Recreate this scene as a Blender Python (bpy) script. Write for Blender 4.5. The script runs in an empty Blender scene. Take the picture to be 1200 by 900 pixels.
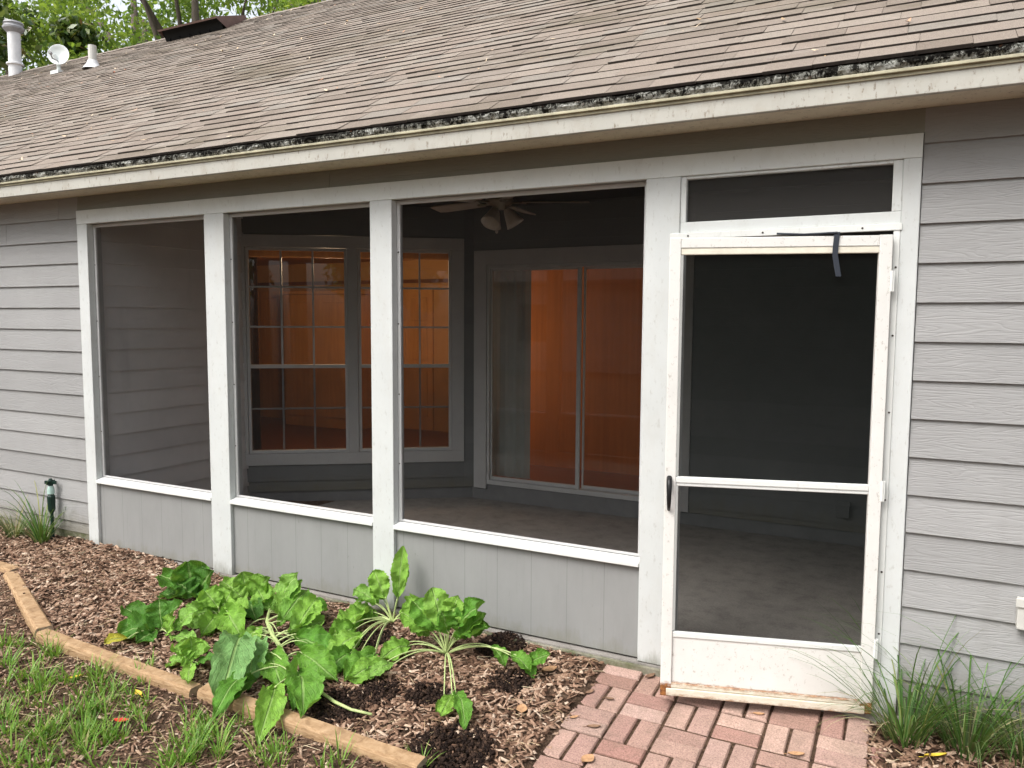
import bpy, math, random
import numpy as np
from mathutils import Vector, Matrix
from mathutils import noise as mnoise
random.seed(7); rng = np.random.default_rng(7)
R = math.radians
scene = bpy.context.scene
COL = scene.collection
WORLD = {}            # world position of every object's origin

# ------------------------------------------------------------------ objects
def link(o, parent, c):
    COL.objects.link(o)
    if parent is not None:
        o.parent = parent
        o.matrix_parent_inverse = Matrix.Translation(-WORLD[parent.name])
    o.location = c
    WORLD[o.name] = Vector(c)
    return o

def tag(o, label=None, cat=None, group=None, kind=None):
    if label: o['label'] = label
    if cat: o['category'] = cat
    if group: o['group'] = group
    if kind: o['kind'] = kind
    return o

def empty(name, loc, label, cat, group=None):
    o = bpy.data.objects.new(name, None); o.empty_display_size = .1
    link(o, None, Vector(loc))
    return tag(o, label, cat, group)

class MB:
    def __init__(s): s.v = []; s.f = []; s.uv = []
    def add(s, vs, fs, uvs=None):
        b = len(s.v); s.v.extend([tuple(map(float, v)) for v in vs])
        for i, f in enumerate(fs):
            s.f.append([b + k for k in f])
            s.uv.append([uvs[k] for k in f] if uvs is not None else [(0, 0)] * len(f))
        return s
    def box(s, x0, x1, y0, y1, z0, z1):
        v = [(x, y, z) for z in (z0, z1) for y in (y0, y1) for x in (x0, x1)]
        return s.add(v, [(0, 2, 3, 1), (4, 5, 7, 6), (0, 1, 5, 4), (2, 6, 7, 3), (0, 4, 6, 2), (1, 3, 7, 5)])
    def obox(s, c, ax, ay, az):
        c = Vector(c); ax = Vector(ax); ay = Vector(ay); az = Vector(az)
        v = [c + ax * i + ay * j + az * k for k in (-1, 1) for j in (-1, 1) for i in (-1, 1)]
        return s.add(v, [(0, 2, 3, 1), (4, 5, 7, 6), (0, 1, 5, 4), (2, 6, 7, 3), (0, 4, 6, 2), (1, 3, 7, 5)])
    def tube(s, pts, rad, n=8, cap=True):
        pts = [Vector(p) for p in pts]
        if not hasattr(rad, '__len__'): rad = [rad] * len(pts)
        vs = []; prev = None
        for i, p in enumerate(pts):
            t = (pts[min(i + 1, len(pts) - 1)] - pts[max(i - 1, 0)]).normalized()
            if prev is None:
                a = Vector((0, 0, 1)) if abs(t.z) < .9 else Vector((1, 0, 0))
                u = t.cross(a).normalized()
            else:
                u = (prev - t * prev.dot(t)).normalized()
            prev = u; w = t.cross(u)
            for k in range(n):
                an = 2 * math.pi * k / n
                vs.append(p + (u * math.cos(an) + w * math.sin(an)) * rad[i])
        fs = []
        for i in range(len(pts) - 1):
            for k in range(n):
                k2 = (k + 1) % n
                fs.append((i * n + k, i * n + k2, (i + 1) * n + k2, (i + 1) * n + k))
        if cap:
            fs.append(tuple(range(n))[::-1]); fs.append(tuple(range((len(pts) - 1) * n, len(pts) * n)))
        return s.add(vs, fs)
    def lathe(s, c, prof, axis=(0, 0, 1), n=24):
        ax = Vector(axis).normalized()
        a = Vector((1, 0, 0)) if abs(ax.x) < .9 else Vector((0, 1, 0))
        u = ax.cross(a).normalized(); w = ax.cross(u); c = Vector(c); vs = []; fs = []
        for r, h in prof:
            for k in range(n):
                an = 2 * math.pi * k / n
                vs.append(c + ax * h + (u * math.cos(an) + w * math.sin(an)) * r)
        for i in range(len(prof) - 1):
            for k in range(n):
                k2 = (k + 1) % n
                fs.append((i * n + k, i * n + k2, (i + 1) * n + k2, (i + 1) * n + k))
        return s.add(vs, fs)
    def build(s, name, mat, parent=None, smooth=False, bevel=0, center=None):
        P = np.array(s.v, float)
        c = (P.min(0) + P.max(0)) / 2; c[2] = P[:, 2].min()
        if center is not None: c = np.array(center, float)
        me = bpy.data.meshes.new(name)
        me.from_pydata((P - c).tolist(), [], s.f)
        uvl = me.uv_layers.new(name='UVMap')
        uvl.data.foreach_set('uv', np.array([t for f in s.uv for t in f], float).ravel())
        if smooth: me.polygons.foreach_set('use_smooth', [True] * len(me.polygons))
        me.materials.append(mat); me.update()
        o = bpy.data.objects.new(name, me)
        link(o, parent, Vector(c))
        if bevel:
            b = o.modifiers.new('bevel', 'BEVEL'); b.width = bevel; b.segments = 2
            b.limit_method = 'ANGLE'; b.angle_limit = R(50); b.harden_normals = False
        return o

def fastmesh(name, verts, faces, mat, parent=None, tone=None, uv=None, center=None, smooth=False):
    """verts (N,3) array, faces (M,k) array"""
    verts = np.asarray(verts, float); faces = np.asarray(faces, np.int32)
    c = verts.mean(0) if center is None else np.array(center, float)
    me = bpy.data.meshes.new(name)
    M, k = faces.shape
    me.vertices.add(len(verts)); me.vertices.foreach_set('co', (verts - c).ravel())
    me.loops.add(M * k); me.loops.foreach_set('vertex_index', faces.ravel())
    me.polygons.add(M)
    me.polygons.foreach_set('loop_start', np.arange(0, M * k, k, dtype=np.int32))
    me.polygons.foreach_set('loop_total', np.full(M, k, np.int32))
    if smooth: me.polygons.foreach_set('use_smooth', np.ones(M, bool))
    me.update(calc_edges=True)
    if tone is not None:
        a = me.attributes.new('tone', 'FLOAT', 'POINT'); a.data.foreach_set('value', np.asarray(tone, float))
    if uv is not None:
        l = me.uv_layers.new(name='UVMap'); l.data.foreach_set('uv', np.asarray(uv, float)[faces.ravel()].ravel())
    me.materials.append(mat); me.validate(); me.update()
    o = bpy.data.objects.new(name, me)
    return link(o, parent, Vector(c))

# ------------------------------------------------------------------ materials
class NT:
    def __init__(s, name):
        s.m = bpy.data.materials.new(name); s.m.use_nodes = True
        s.t = s.m.node_tree; s.t.nodes.clear()
        s.out = s.n('ShaderNodeOutputMaterial')
    def n(s, typ, **kw):
        nd = s.t.nodes.new(typ)
        for k, v in kw.items(): setattr(nd, k, v)
        return nd
    def l(s, a, b): s.t.links.new(a, b)
    def coord(s, scale=(1, 1, 1)):
        g = s.n('ShaderNodeNewGeometry'); mp = s.n('ShaderNodeMapping')
        mp.inputs['Scale'].default_value = scale
        s.l(g.outputs['Position'], mp.inputs['Vector']); return mp.outputs[0]
    def noise(s, vec, scale, detail=5, rough=.6, dist=0):
        nd = s.n('ShaderNodeTexNoise'); nd.inputs['Scale'].default_value = scale
        nd.inputs['Detail'].default_value = detail; nd.inputs['Roughness'].default_value = rough
        nd.inputs['Distortion'].default_value = dist
        if vec is not None: s.l(vec, nd.inputs['Vector'])
        return nd.outputs['Fac']
    def ramp(s, fac, stops, interp='LINEAR'):
        nd = s.n('ShaderNodeValToRGB'); cr = nd.color_ramp; cr.interpolation = interp
        while len(cr.elements) < len(stops): cr.elements.new(.5)
        for e, (p, c) in zip(cr.elements, stops):
            e.position = p
            if not hasattr(c, '__len__'): c = (c, c, c)
            e.color = (*c[:3], 1)
        s.l(fac, nd.inputs[0]); return nd.outputs[0]
    def mix(s, fac, a, b, mode='MIX'):
        nd = s.n('ShaderNodeMix', data_type='RGBA', blend_type=mode)
        for i, v in ((0, fac), (6, a), (7, b)):
            if hasattr(v, 'is_linked'): s.l(v, nd.inputs[i])
            elif i == 0: nd.inputs[0].default_value = v
            else: nd.inputs[i].default_value = (*v[:3], 1)
        return nd.outputs[2]
    def math(s, op, a, b=0.0, clamp=False):
        nd = s.n('ShaderNodeMath', operation=op); nd.use_clamp = clamp
        for i, v in enumerate((a, b)):
            if hasattr(v, 'is_linked'): s.l(v, nd.inputs[i])
            else: nd.inputs[i].default_value = v
        return nd.outputs[0]
    def bump(s, h, strength=.3, dist=.01, normal=None):
        nd = s.n('ShaderNodeBump'); nd.inputs['Strength'].default_value = strength
        nd.inputs['Distance'].default_value = dist; s.l(h, nd.inputs['Height'])
        if normal is not None: s.l(normal, nd.inputs['Normal'])
        return nd.outputs[0]
    def principled(s, col, rough=.6, spec=.3, metal=0, normal=None):
        p = s.n('ShaderNodeBsdfPrincipled')
        if hasattr(col, 'is_linked'): s.l(col, p.inputs['Base Color'])
        else: p.inputs['Base Color'].default_value = (*col, 1)
        if hasattr(rough, 'is_linked'): s.l(rough, p.inputs['Roughness'])
        else: p.inputs['Roughness'].default_value = rough
        p.inputs['Specular IOR Level'].default_value = spec
        p.inputs['Metallic'].default_value = metal
        if normal is not None: s.l(normal, p.inputs['Normal'])
        return p.outputs[0]
    def surf(s, sh): s.l(sh, s.out.inputs['Surface']); return s.m
    def island(s): return s.n('ShaderNodeNewGeometry').outputs['Random Per Island']
    def z(s):
        x = s.n('ShaderNodeSeparateXYZ'); s.l(s.n('ShaderNodeNewGeometry').outputs['Position'], x.inputs[0]); return x.outputs

def mul(c, k): return tuple(min(1, v * k) for v in c)

def plain(name, col, rough=.6, var=.12, sc=6, stretch=(1, 1, 1), bump=0, bsc=80, spec=.3, metal=0, island=0):
    t = NT(name); v = t.coord(stretch)
    c = t.ramp(t.noise(v, sc), [(.3, mul(col, 1 - var)), (.7, mul(col, 1 + var))])
    if island:
        c = t.mix(1, c, t.ramp(t.island(), [(0, 1 - island), (1, 1)]), 'MULTIPLY')
    nm = t.bump(t.noise(v, bsc, 4), bump, .004) if bump else None
    return t.surf(t.principled(c, rough, spec, metal, nm))

def paint_wood(name, col, grain=(3, 60, 60), var=.07, bump=.25, dirt=.25, dirtcol=(.25, .23, .19), rough=.6, lowdirt=0):
    """painted wood with grain and scattered grime specks"""
    t = NT(name); v = t.coord(grain); v1 = t.coord()
    c = t.ramp(t.noise(v1, 3.2, 6), [(.3, mul(col, 1 - var)), (.7, mul(col, 1 + var))])
    sp = t.ramp(t.noise(t.coord((1, 1, .45)), 46, 4, .7), [(.58, 0), (.68, 1)])
    c = t.mix(t.math('MULTIPLY', sp, dirt), c, dirtcol)
    bl = t.ramp(t.noise(t.coord((1, 1, .5)), 7, 6, .75), [(.5, 0), (.75, 1)])
    c = t.mix(t.math('MULTIPLY', bl, dirt * .6), c, mul(dirtcol, 1.6))
    if lowdirt:
        zz = t.z()[2]
        m = t.ramp(t.math('ADD', t.math('ADD', zz, .2), t.math('MULTIPLY', t.noise(t.coord((1, 1, .3)), 14, 5, .7), -.22)), [(.10, 1), (.17, 0)])
        c = t.mix(t.math('MULTIPLY', m, lowdirt), c, (.11, .105, .06))
    g = t.noise(v, 1, 6, .65, .4)
    nm = t.bump(g, bump, .004)
    return t.surf(t.principled(c, rough, .25, 0, nm))

def mk_siding(name, col, rk=1.0):
    t = NT(name)
    isl = t.island()
    g = t.n('ShaderNodeNewGeometry'); add = t.n('ShaderNodeVectorMath', operation='ADD')
    comb = t.n('ShaderNodeCombineXYZ')
    t.l(t.math('MULTIPLY', isl, 37.0), comb.inputs[0]); t.l(t.math('MULTIPLY', isl, 5.0), comb.inputs[2])
    t.l(g.outputs['Position'], add.inputs[0]); t.l(comb.outputs[0], add.inputs[1])
    mp = t.n('ShaderNodeMapping'); mp.inputs['Scale'].default_value = (1.3, 1.3, 16)
    t.l(add.outputs[0], mp.inputs['Vector'])
    f = t.noise(mp.outputs[0], 1.5, 2, .5, .6)
    ring = t.math('PINGPONG', t.math('MULTIPLY', f, 13.0), .5)
    ring = t.ramp(ring, [(0, 0), (.25, .8), (.5, 1)])
    wd = t.math('ADD', t.math('MULTIPLY', ring, .55), t.math('MULTIPLY', t.noise(mp.outputs[0], 24, 3), .45))
    c = t.ramp(t.noise(t.coord(), 2.1, 6), [(.3, mul(col, .95)), (.7, mul(col, 1.05))])
    c = t.mix(1, c, t.ramp(isl, [(0, .91), (1, 1.04)]), 'MULTIPLY')
    c = t.mix(t.math('MULTIPLY', t.ramp(ring, [(0, 1), (.35, 0)]), .1 * rk), c, mul(col, .55))
    sp = t.ramp(t.noise(t.coord((1, 1, .6)), 60, 3, .7), [(.72, 0), (.8, 1)])
    c = t.mix(t.math('MULTIPLY', sp, .3), c, (.12, .1, .08))
    zz = t.math('ADD', t.z()[2], t.math('MULTIPLY', t.noise(t.coord((1, 1, .5)), 8, 6, .75), -.3))
    lowd = t.ramp(t.math('ADD', zz, .2), [(.12, 1), (.3, 0)])
    c = t.mix(t.math('MULTIPLY', lowd, .55), c, (.17, .15, .09))
    stn = t.ramp(t.noise(t.coord((1, 1, .12)), 5, 5, .7), [(.58, 0), (.8, 1)])
    c = t.mix(t.math('MULTIPLY', stn, .18), c, (.16, .155, .13))
    nm = t.bump(wd, .38 * rk, .005)
    return t.surf(t.principled(c, .62, .25, 0, nm))

def mk_panel(name, col):
    """rough sawn vertical panel siding: fine saw lines and grime near the foot"""
    t = NT(name)
    v = t.coord((60, 60, 2.2)); w = t.noise(v, 1, 5, .7)
    c = t.ramp(t.noise(t.coord((1, 1, .4)), 3.5, 6, .7), [(.25, mul(col, .9)), (.75, mul(col, 1.06))])
    c = t.mix(t.math('MULTIPLY', t.ramp(w, [(.58, 0), (.72, 1)]), .22), c, mul(col, .55))
    sp = t.ramp(t.noise(t.coord((1, 1, .35)), 38, 4, .75), [(.68, 0), (.76, 1)])
    c = t.mix(t.math('MULTIPLY', sp, .5), c, (.09, .085, .07))
    xyz = t.z(); zz = xyz[2]
    gv_ = t.math('ABSOLUTE', t.math('SUBTRACT', t.math('FRACT', t.math('MULTIPLY', xyz[0], 4.92)), .5))
    gl = t.ramp(gv_, [(.004, 1), (.012, 0)])
    c = t.mix(t.math('MULTIPLY', gl, .45), c, mul(col, .4))
    nz = t.noise(t.coord((1, 1, .35)), 9, 6, .75)
    m = t.ramp(t.math('ADD', t.math('ADD', zz, .25), t.math('MULTIPLY', nz, -.30)), [(.08, 1), (.18, 0)])
    c = t.mix(t.math('MULTIPLY', m, .5), c, (.16, .15, .10))
    nm = t.bump(w, .3, .004)
    return t.surf(t.principled(c, .75, .2, 0, nm))

def mk_shingle():
    t = NT('asphalt shingle'); isl = t.island()
    c = t.ramp(isl, [(0, (.182, .150, .122)), (.2, (.212, .176, .146)), (.42, (.238, .201, .168)), (.62, (.226, .183, .150)), (.8, (.254, .216, .18)), (1, (.216, .192, .164))])
    gr = t.ramp(t.noise(t.coord(), 260, 2, .8), [(.3, .62), (.7, 1.35)])
    c = t.mix(1, c, gr, 'MULTIPLY')
    st = t.ramp(t.noise(t.coord((.35, .8, .8)), 1.3, 6, .72), [(.52, 0), (.7, 1)])
    c = t.mix(t.math('MULTIPLY', st, .75), c, (.095, .082, .05))
    st2 = t.ramp(t.noise(t.coord((.5, 1.2, 1.2)), 2.3, 6, .7), [(.55, 0), (.75, 1)])
    c = t.mix(t.math('MULTIPLY', st2, .35), c, (.36, .33, .30))
    nm = t.bump(t.noise(t.coord(), 180, 3, .8), .5, .004)
    return t.surf(t.principled(c, .92, .1, 0, nm))

def mk_moss():
    t = NT('lichen crust')
    n = t.noise(t.coord((1, 1, .6)), 62, 6, .8, .8); big = t.noise(t.coord(), 7, 4, .7)
    k = t.math('ADD', n, t.math('MULTIPLY', t.math('SUBTRACT', big, .5), .7))
    k = t.math('ADD', k, t.math('MULTIPLY', t.math('SUBTRACT', 2.634, t.z()[2]), 5.0))
    c = t.ramp(k, [(.38, (.010, .009, .008)), (.47, (.035, .033, .028)), (.52, (.26, .26, .225)), (.60, (.50, .50, .46)), (.8, (.64, .64, .60))])
    br = t.ramp(t.noise(t.coord(), 16, 3), [(.66, 0), (.72, 1)])
    c = t.mix(t.math('MULTIPLY', br, .5), c, (.16, .06, .02))
    return t.surf(t.principled(c, .95, .05, 0, t.bump(n, 1, .02)))

def mk_brick():
    t = NT('clay paver'); isl = t.island()
    c = t.ramp(isl, [(0, (.34, .19, .155)), (.22, (.46, .32, .26)), (.45, (.37, .235, .19)), (.6, (.29, .175, .14)), (.75, (.45, .31, .26)), (.88, (.31, .17, .14)), (1, (.40, .29, .24))])
    gr = t.ramp(t.noise(t.coord(), 150, 3, .8), [(.3, .5), (.5, 1), (.72, 1.35)])
    c = t.mix(1, c, gr, 'MULTIPLY')
    d = t.ramp(t.noise(t.coord(), 8, 6, .7), [(.45, 0), (.75, 1)])
    c = t.mix(t.math('MULTIPLY', d, .45), c, (.15, .12, .09))
    return t.surf(t.principled(c, .9, .1, 0, t.bump(t.noise(t.coord(), 120, 4, .75), .7, .006)))

def mk_chip(name, stops):
    t = NT(name); isl = t.island()
    c = t.ramp(isl, stops)
    c = t.mix(1, c, t.ramp(t.noise(t.coord(), 110, 4, .7), [(.3, .6), (.7, 1.3)]), 'MULTIPLY')
    return t.surf(t.principled(c, .85, .12, 0, t.bump(t.noise(t.coord((1, 1, 1)), 200, 3), .4, .003)))

def mk_ground():
    t = NT('leaf litter soil')
    n1 = t.noise(t.coord(), 34, 8, .8, .6); n2 = t.noise(t.coord(), 2.4, 5, .6)
    c = t.ramp(n1, [(.3, (.022, .014, .009)), (.45, (.095, .06, .04)), (.6, (.20, .13, .088)), (.78, (.33, .24, .17))])
    c = t.mix(t.math('MULTIPLY', t.ramp(n2, [(.5, 0), (.72, 1)]), .5), c, (.035, .023, .015))
    return t.surf(t.principled(c, .95, .08, 0, t.bump(n1, 1, .03)))

def mk_leaf(name):
    """leaf blade: u across (0..1), v along (0..1); pale midrib and side veins; tone attribute picks the green"""
    t = NT(name)
    uv = t.n('ShaderNodeUVMap'); sx = t.n('ShaderNodeSeparateXYZ'); t.l(uv.outputs[0], sx.inputs[0])
    a = t.n('ShaderNodeAttribute', attribute_name='tone')
    c = t.ramp(a.outputs['Fac'], [(0, (.045, .135, .018)), (.3, (.09, .245, .028)), (.6, (.23, .43, .06)), (.84, (.175, .34, .115)), (.95, (.42, .40, .045)), (1, (.45, .40, .05))])
    c = t.mix(1, c, t.ramp(t.noise(t.coord(), 26, 5, .7), [(.3, .72), (.7, 1.28)]), 'MULTIPLY')
    du = t.math('ABSOLUTE', t.math('SUBTRACT', sx.outputs[0], .5))
    mid = t.ramp(du, [(.018, 1), (.045, 0)])
    ph = t.math('SUBTRACT', t.math('MULTIPLY', sx.outputs[1], 9.0), t.math('MULTIPLY', du, 7.5))
    ph = t.math('ADD', ph, t.math('MULTIPLY', t.noise(t.coord(), 14, 2), .5))
    fr = t.math('ABSOLUTE', t.math('SUBTRACT', t.math('FRACT', ph), .5))
    vein = t.ramp(fr, [(.03, 1), (.11, 0)])
    vv = t.math('MAXIMUM', mid, t.math('MULTIPLY', vein, .3))
    c = t.mix(t.math('MULTIPLY', vv, .6), c, (.34, .48, .17))
    h = t.math('ADD', t.math('MULTIPLY', vv, -.8), t.math('MULTIPLY', t.noise(t.coord(), 55, 3), 1.0))
    nm = t.bump(h, .8, .008)
    p = t.principled(c, .55, .22, 0, nm)
    tr = t.n('ShaderNodeBsdfTranslucent'); t.l(t.mix(.4, c, (.30, .45, .05)), tr.inputs[0]); t.l(nm, tr.inputs['Normal'])
    mx = t.n('ShaderNodeMixShader'); mx.inputs[0].default_value = .3
    t.l(p, mx.inputs[1]); t.l(tr.outputs[0], mx.inputs[2])
    ho = t.n('ShaderNodeMixShader'); clear = t.n('ShaderNodeBsdfTransparent')      # holes eaten by insects
    t.l(t.ramp(t.noise(t.coord(), 42, 2, .5), [(.715, 0), (.725, 1)]), ho.inputs[0]); t.l(mx.outputs[0], ho.inputs[1]); t.l(clear.outputs[0], ho.inputs[2])
    return t.surf(ho.outputs[0])

def mk_foliage(name, stops, trans=.4, rough=.5):
    t = NT(name)
    c = t.ramp(t.island(), stops)
    p = t.principled(c, rough, .3)
    tr = t.n('ShaderNodeBsdfTranslucent'); t.l(t.mix(.5, c, (.30, .42, .04)), tr.inputs[0])
    mx = t.n('ShaderNodeMixShader'); mx.inputs[0].default_value = trans
    t.l(p, mx.inputs[1]); t.l(tr.outputs[0], mx.inputs[2])
    return t.surf(mx.outputs[0])

def mk_screen(name, opacity, col):
    t = NT(name)
    tr = t.n('ShaderNodeBsdfTransparent')
    d = t.n('ShaderNodeBsdfDiffuse'); d.inputs[0].default_value = (*col, 1)
    mx = t.n('ShaderNodeMixShader')
    f = t.ramp(t.noise(t.coord(), 2.2, 5, .7), [(.3, opacity - .04), (.7, opacity + .05)])
    t.l(f, mx.inputs[0]); t.l(tr.outputs[0], mx.inputs[1]); t.l(d.outputs[0], mx.inputs[2])
    return t.surf(mx.outputs[0])

def mk_glass(name, tint=(.92, .94, .93)):
    t = NT(name)
    tr = t.n('ShaderNodeBsdfTransparent'); tr.inputs[0].default_value = (*tint, 1)
    g = t.n('ShaderNodeBsdfGlossy'); g.inputs['Roughness'].default_value = .01
    fr = t.n('ShaderNodeFresnel'); fr.inputs[0].default_value = 1.72
    mx = t.n('ShaderNodeMixShader'); t.l(fr.outputs[0], mx.inputs[0])
    t.l(tr.outputs[0], mx.inputs[1]); t.l(g.outputs[0], mx.inputs[2])
    return t.surf(mx.outputs[0])

def mk_door():
    t = NT('aged white door metal')
    col = (.70, .69, .655)
    c = t.ramp(t.noise(t.coord(), 4, 6, .7), [(.3, mul(col, .93)), (.7, mul(col, 1.05))])
    sp = t.ramp(t.noise(t.coord((1, 1, .7)), 58, 4, .75), [(.59, 0), (.68, 1)])
    c = t.mix(t.math('MULTIPLY', sp, .45), c, (.24, .19, .13))
    z = t.z()[2]
    nz = t.noise(t.coord((1, 1, 2.5)), 20, 6, .75)
    lowm = t.ramp(t.math('ADD', z, t.math('MULTIPLY', nz, -.09)), [(.0, 1), (.022, 0)])
    c = t.mix(lowm, c, t.ramp(t.noise(t.coord(), 70, 4, .7), [(.35, (.10, .035, .012)), (.65, (.36, .15, .045))]))
    return t.surf(t.principled(c, .5, .35, 0, t.bump(t.noise(t.coord(), 90, 3), .06, .003)))

def mk_rail():
    """bottom expander of the door: cream metal eaten by rust along its edges"""
    t = NT('rusty cream metal')
    z = t.z()[2]; n = t.noise(t.coord((1, 1, 3)), 26, 6, .8)
    e = t.math('ABSOLUTE', t.math('SUBTRACT', z, .033))
    m = t.ramp(t.math('ADD', e, t.math('MULTIPLY', t.math('SUBTRACT', n, .5), .05)), [(.017, 0), (.031, 1)])
    rust = t.ramp(t.noise(t.coord(), 60, 4, .75), [(.3, (.07, .03, .012)), (.5, (.25, .095, .03)), (.7, (.42, .21, .08))])
    c = t.mix(t.math('MULTIPLY', m, .8), t.ramp(n, [(.4, (.68, .64, .54)), (.7, (.58, .50, .38))]), rust)
    return t.surf(t.principled(c, .7, .2, 0, t.bump(n, .2, .003)))

def mk_concrete(name, col, moss=0, k=.38):
    t = NT(name)
    n = t.noise(t.coord(), 7, 8, .72); f = t.noise(t.coord(), 90, 4, .75)
    c = t.ramp(n, [(.3, mul(col, 1 - k)), (.5, col), (.72, mul(col, 1 + k * .6))])
    c = t.mix(1, c, t.ramp(f, [(.3, .8), (.7, 1.15)]), 'MULTIPLY')
    if moss:
        m = t.ramp(t.noise(t.coord(), 5, 6, .75), [(.42, 0), (.6, 1)])
        c = t.mix(t.math('MULTIPLY', m, moss), c, (.07, .085, .025))
    return t.surf(t.principled(c, .85, .15, 0, t.bump(f, .35, .004)))

def mk_timber():
    t = NT('weathered pine timber')
    g = t.noise(t.coord((6, 6, 40)), 3, 6, .7, .5); n = t.noise(t.coord(), 9, 6, .7)
    c = t.ramp(g, [(.3, (.21, .125, .065)), (.5, (.36, .235, .13)), (.7, (.46, .32, .195))])
    d = t.ramp(n, [(.5, 0), (.75, 1)])
    c = t.mix(t.math('MULTIPLY', d, .55), c, (.20, .13, .075))
    return t.surf(t.principled(c, .8, .15, 0, t.bump(g, .5, .005)))

def mk_interior(name, col, scl=3):
    return plain(name, col, .7, .12, scl)

M = {}
M['siding'] = mk_siding('grey lap siding', (.303, .301, .297))
M['frieze'] = mk_siding('eave shaded grey siding', (.235, .232, .20))  # house siding darkened, the shade under the eave put into its colour
M['shaded_siding'] = mk_siding('shaded grey porch siding', (.175, .178, .178), .3)  # same siding darkened, the porch's inner shade put into its colour
M['lit_siding'] = mk_siding('porch siding lightened as if lit', (.60, .585, .58), .2)  # same siding lightened, daylight on the side wall put into its colour
M['trim'] = paint_wood('white painted trim', (.61, .63, .618), (3, 60, 60), .05, .18, .28)
M['post'] = paint_wood('white painted post', (.545, .562, .552), (70, 70, 3), .05, .3, .3, lowdirt=.55)
M['sill'] = paint_wood('bright white sill', (.68, .69, .665), (3, 50, 50), .04, .1, .16)
M['panel'] = mk_panel('grey panel siding', (.262, .264, .258))
M['shade_frame'] = plain('grey screen frame', (.34, .34, .335), .6, .1, 10, bump=.1)
M['fascia'] = paint_wood('beige fascia', (.43, .42, .375), (2, 40, 40), .08, .12, .75, (.16, .12, .08))
M['soffit'] = paint_wood('beige soffit', (.66, .61, .49), (2, 40, 40), .08, .12, .5, (.12, .09, .05))
M['drip'] = plain('yellowed drip edge', (.40, .37, .26), .5, .25, 14)
M['shingle'] = mk_shingle(); M['moss'] = mk_moss(); M['brick'] = mk_brick(); M['ground'] = mk_ground()
M['mulch'] = mk_chip('pine bark mulch', [(0, (.035, .019, .012)), (.18, (.115, .065, .042)), (.42, (.205, .122, .08)), (.68, (.30, .19, .13)), (.88, (.42, .295, .21)), (1, (.54, .42, .32))])
M['lawnlitter'] = mk_chip('lawn bark litter', [(0, (.06, .034, .022)), (.3, (.16, .095, .062)), (.6, (.27, .17, .115)), (.85, (.38, .26, .18)), (1, (.50, .39, .29))])
M['soil'] = mk_chip('dark potting soil', [(0, (.008, .005, .004)), (.7, (.03, .018, .013)), (1, (.07, .042, .028))])
M['litter'] = mk_chip('dry leaf litter', [(0, (.30, .20, .11)), (.4, (.55, .42, .28)), (.7, (.62, .52, .38)), (.9, (.40, .20, .12)), (1, (.28, .10, .06))])
M['straw'] = mk_chip('dry straw', [(0, (.28, .18, .10)), (.6, (.46, .34, .20)), (1, (.60, .50, .34))])
M['leaf'] = mk_leaf('mustard leaf')
M['stem'] = plain('pale green stalk', (.40, .48, .20), .45, .2, 18)
M['blade'] = mk_foliage('strap leaf', [(0, (.03, .085, .016)), (.45, (.07, .165, .032)), (.8, (.13, .245, .06)), (.93, (.20, .29, .09)), (1, (.36, .30, .13))], .2, .35)
M['dryblade'] = mk_foliage('half dry strap leaf', [(0, (.04, .07, .02)), (.4, (.10, .14, .05)), (.75, (.22, .22, .10)), (1, (.38, .33, .19))], .2, .45)
M['grass'] = mk_foliage('lawn grass', [(0, (.08, .19, .02)), (.5, (.15, .31, .04)), (.9, (.25, .41, .07)), (1, (.42, .38, .16))], .35, .4)
M['oakleaf'] = mk_foliage('oak foliage', [(0, (.035, .085, .014)), (.35, (.075, .155, .024)), (.7, (.14, .235, .04)), (1, (.26, .33, .07))], .5)
M['oakleaf2'] = mk_foliage('yellow green foliage', [(0, (.05, .11, .015)), (.4, (.12, .21, .03)), (.75, (.22, .31, .05)), (1, (.34, .40, .09))], .55)
M['magleaf'] = mk_foliage('magnolia foliage', [(0, (.012, .03, .008)), (.45, (.03, .065, .014)), (.75, (.08, .13, .03)), (.92, (.22, .24, .10)), (1, (.16, .08, .03))], .2, .25)
M['bark'] = plain('tree bark', (.095, .075, .06), .9, .35, 7, (1, 1, .2), .6, 30)
M['timber'] = mk_timber()
M['endgrain'] = plain('grey end grain', (.33, .25, .17), .85, .4, 40)
M['slab'] = mk_concrete('porch concrete', (.27, .25, .228), 0, .3)
M['slabedge'] = mk_concrete('mossy concrete edge', (.23, .215, .17), .75)
M['curb'] = plain('grey painted curb', (.19, .19, .192), .7, .1, 6)
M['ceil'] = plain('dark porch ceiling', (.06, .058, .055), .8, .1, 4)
M['winframe'] = plain('white vinyl', (.50, .50, .495), .45, .06, 8)
M['wintrim'] = paint_wood('grey window trim', (.46, .455, .45), (3, 50, 50), .05, .12, .12)
M['glass'] = mk_glass('window glass')
M['screen'] = mk_screen('porch screen', .26, (.012, .012, .0115))
M['doorscreen'] = mk_screen('door screen', .44, (.008, .010, .0095))
M['transcreen'] = mk_screen('transom screen', .58, (.06, .058, .055))
M['halfscreen'] = mk_screen('sash insect screen', .45, (.03, .03, .03))
M['door'] = mk_door(); M['rail'] = mk_rail()
M['cream'] = plain('cream door bead', (.70, .66, .55), .5, .1, 20)
M['black'] = plain('black plastic', (.012, .012, .013), .4, .1, 20)
M['strap'] = plain('dark blue grey strap', (.03, .036, .048), .6, .1, 20)
M['screw'] = plain('rusty screw', (.04, .03, .025), .6, .2, 60)
M['orange'] = mk_interior('orange interior paint', (.48, .25, .085), 1.3)
M['rust'] = plain('rust orange wall', (.40, .145, .040), .8, .12, 2, (14, 14, .4))
M['panelwood'] = plain('honey panel door', (.52, .25, .075), .5, .15, 2, (10, 10, .7))
M['blind'] = plain('grey vertical blind', (.42, .46, .46), .7, .06, 4)
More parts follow.
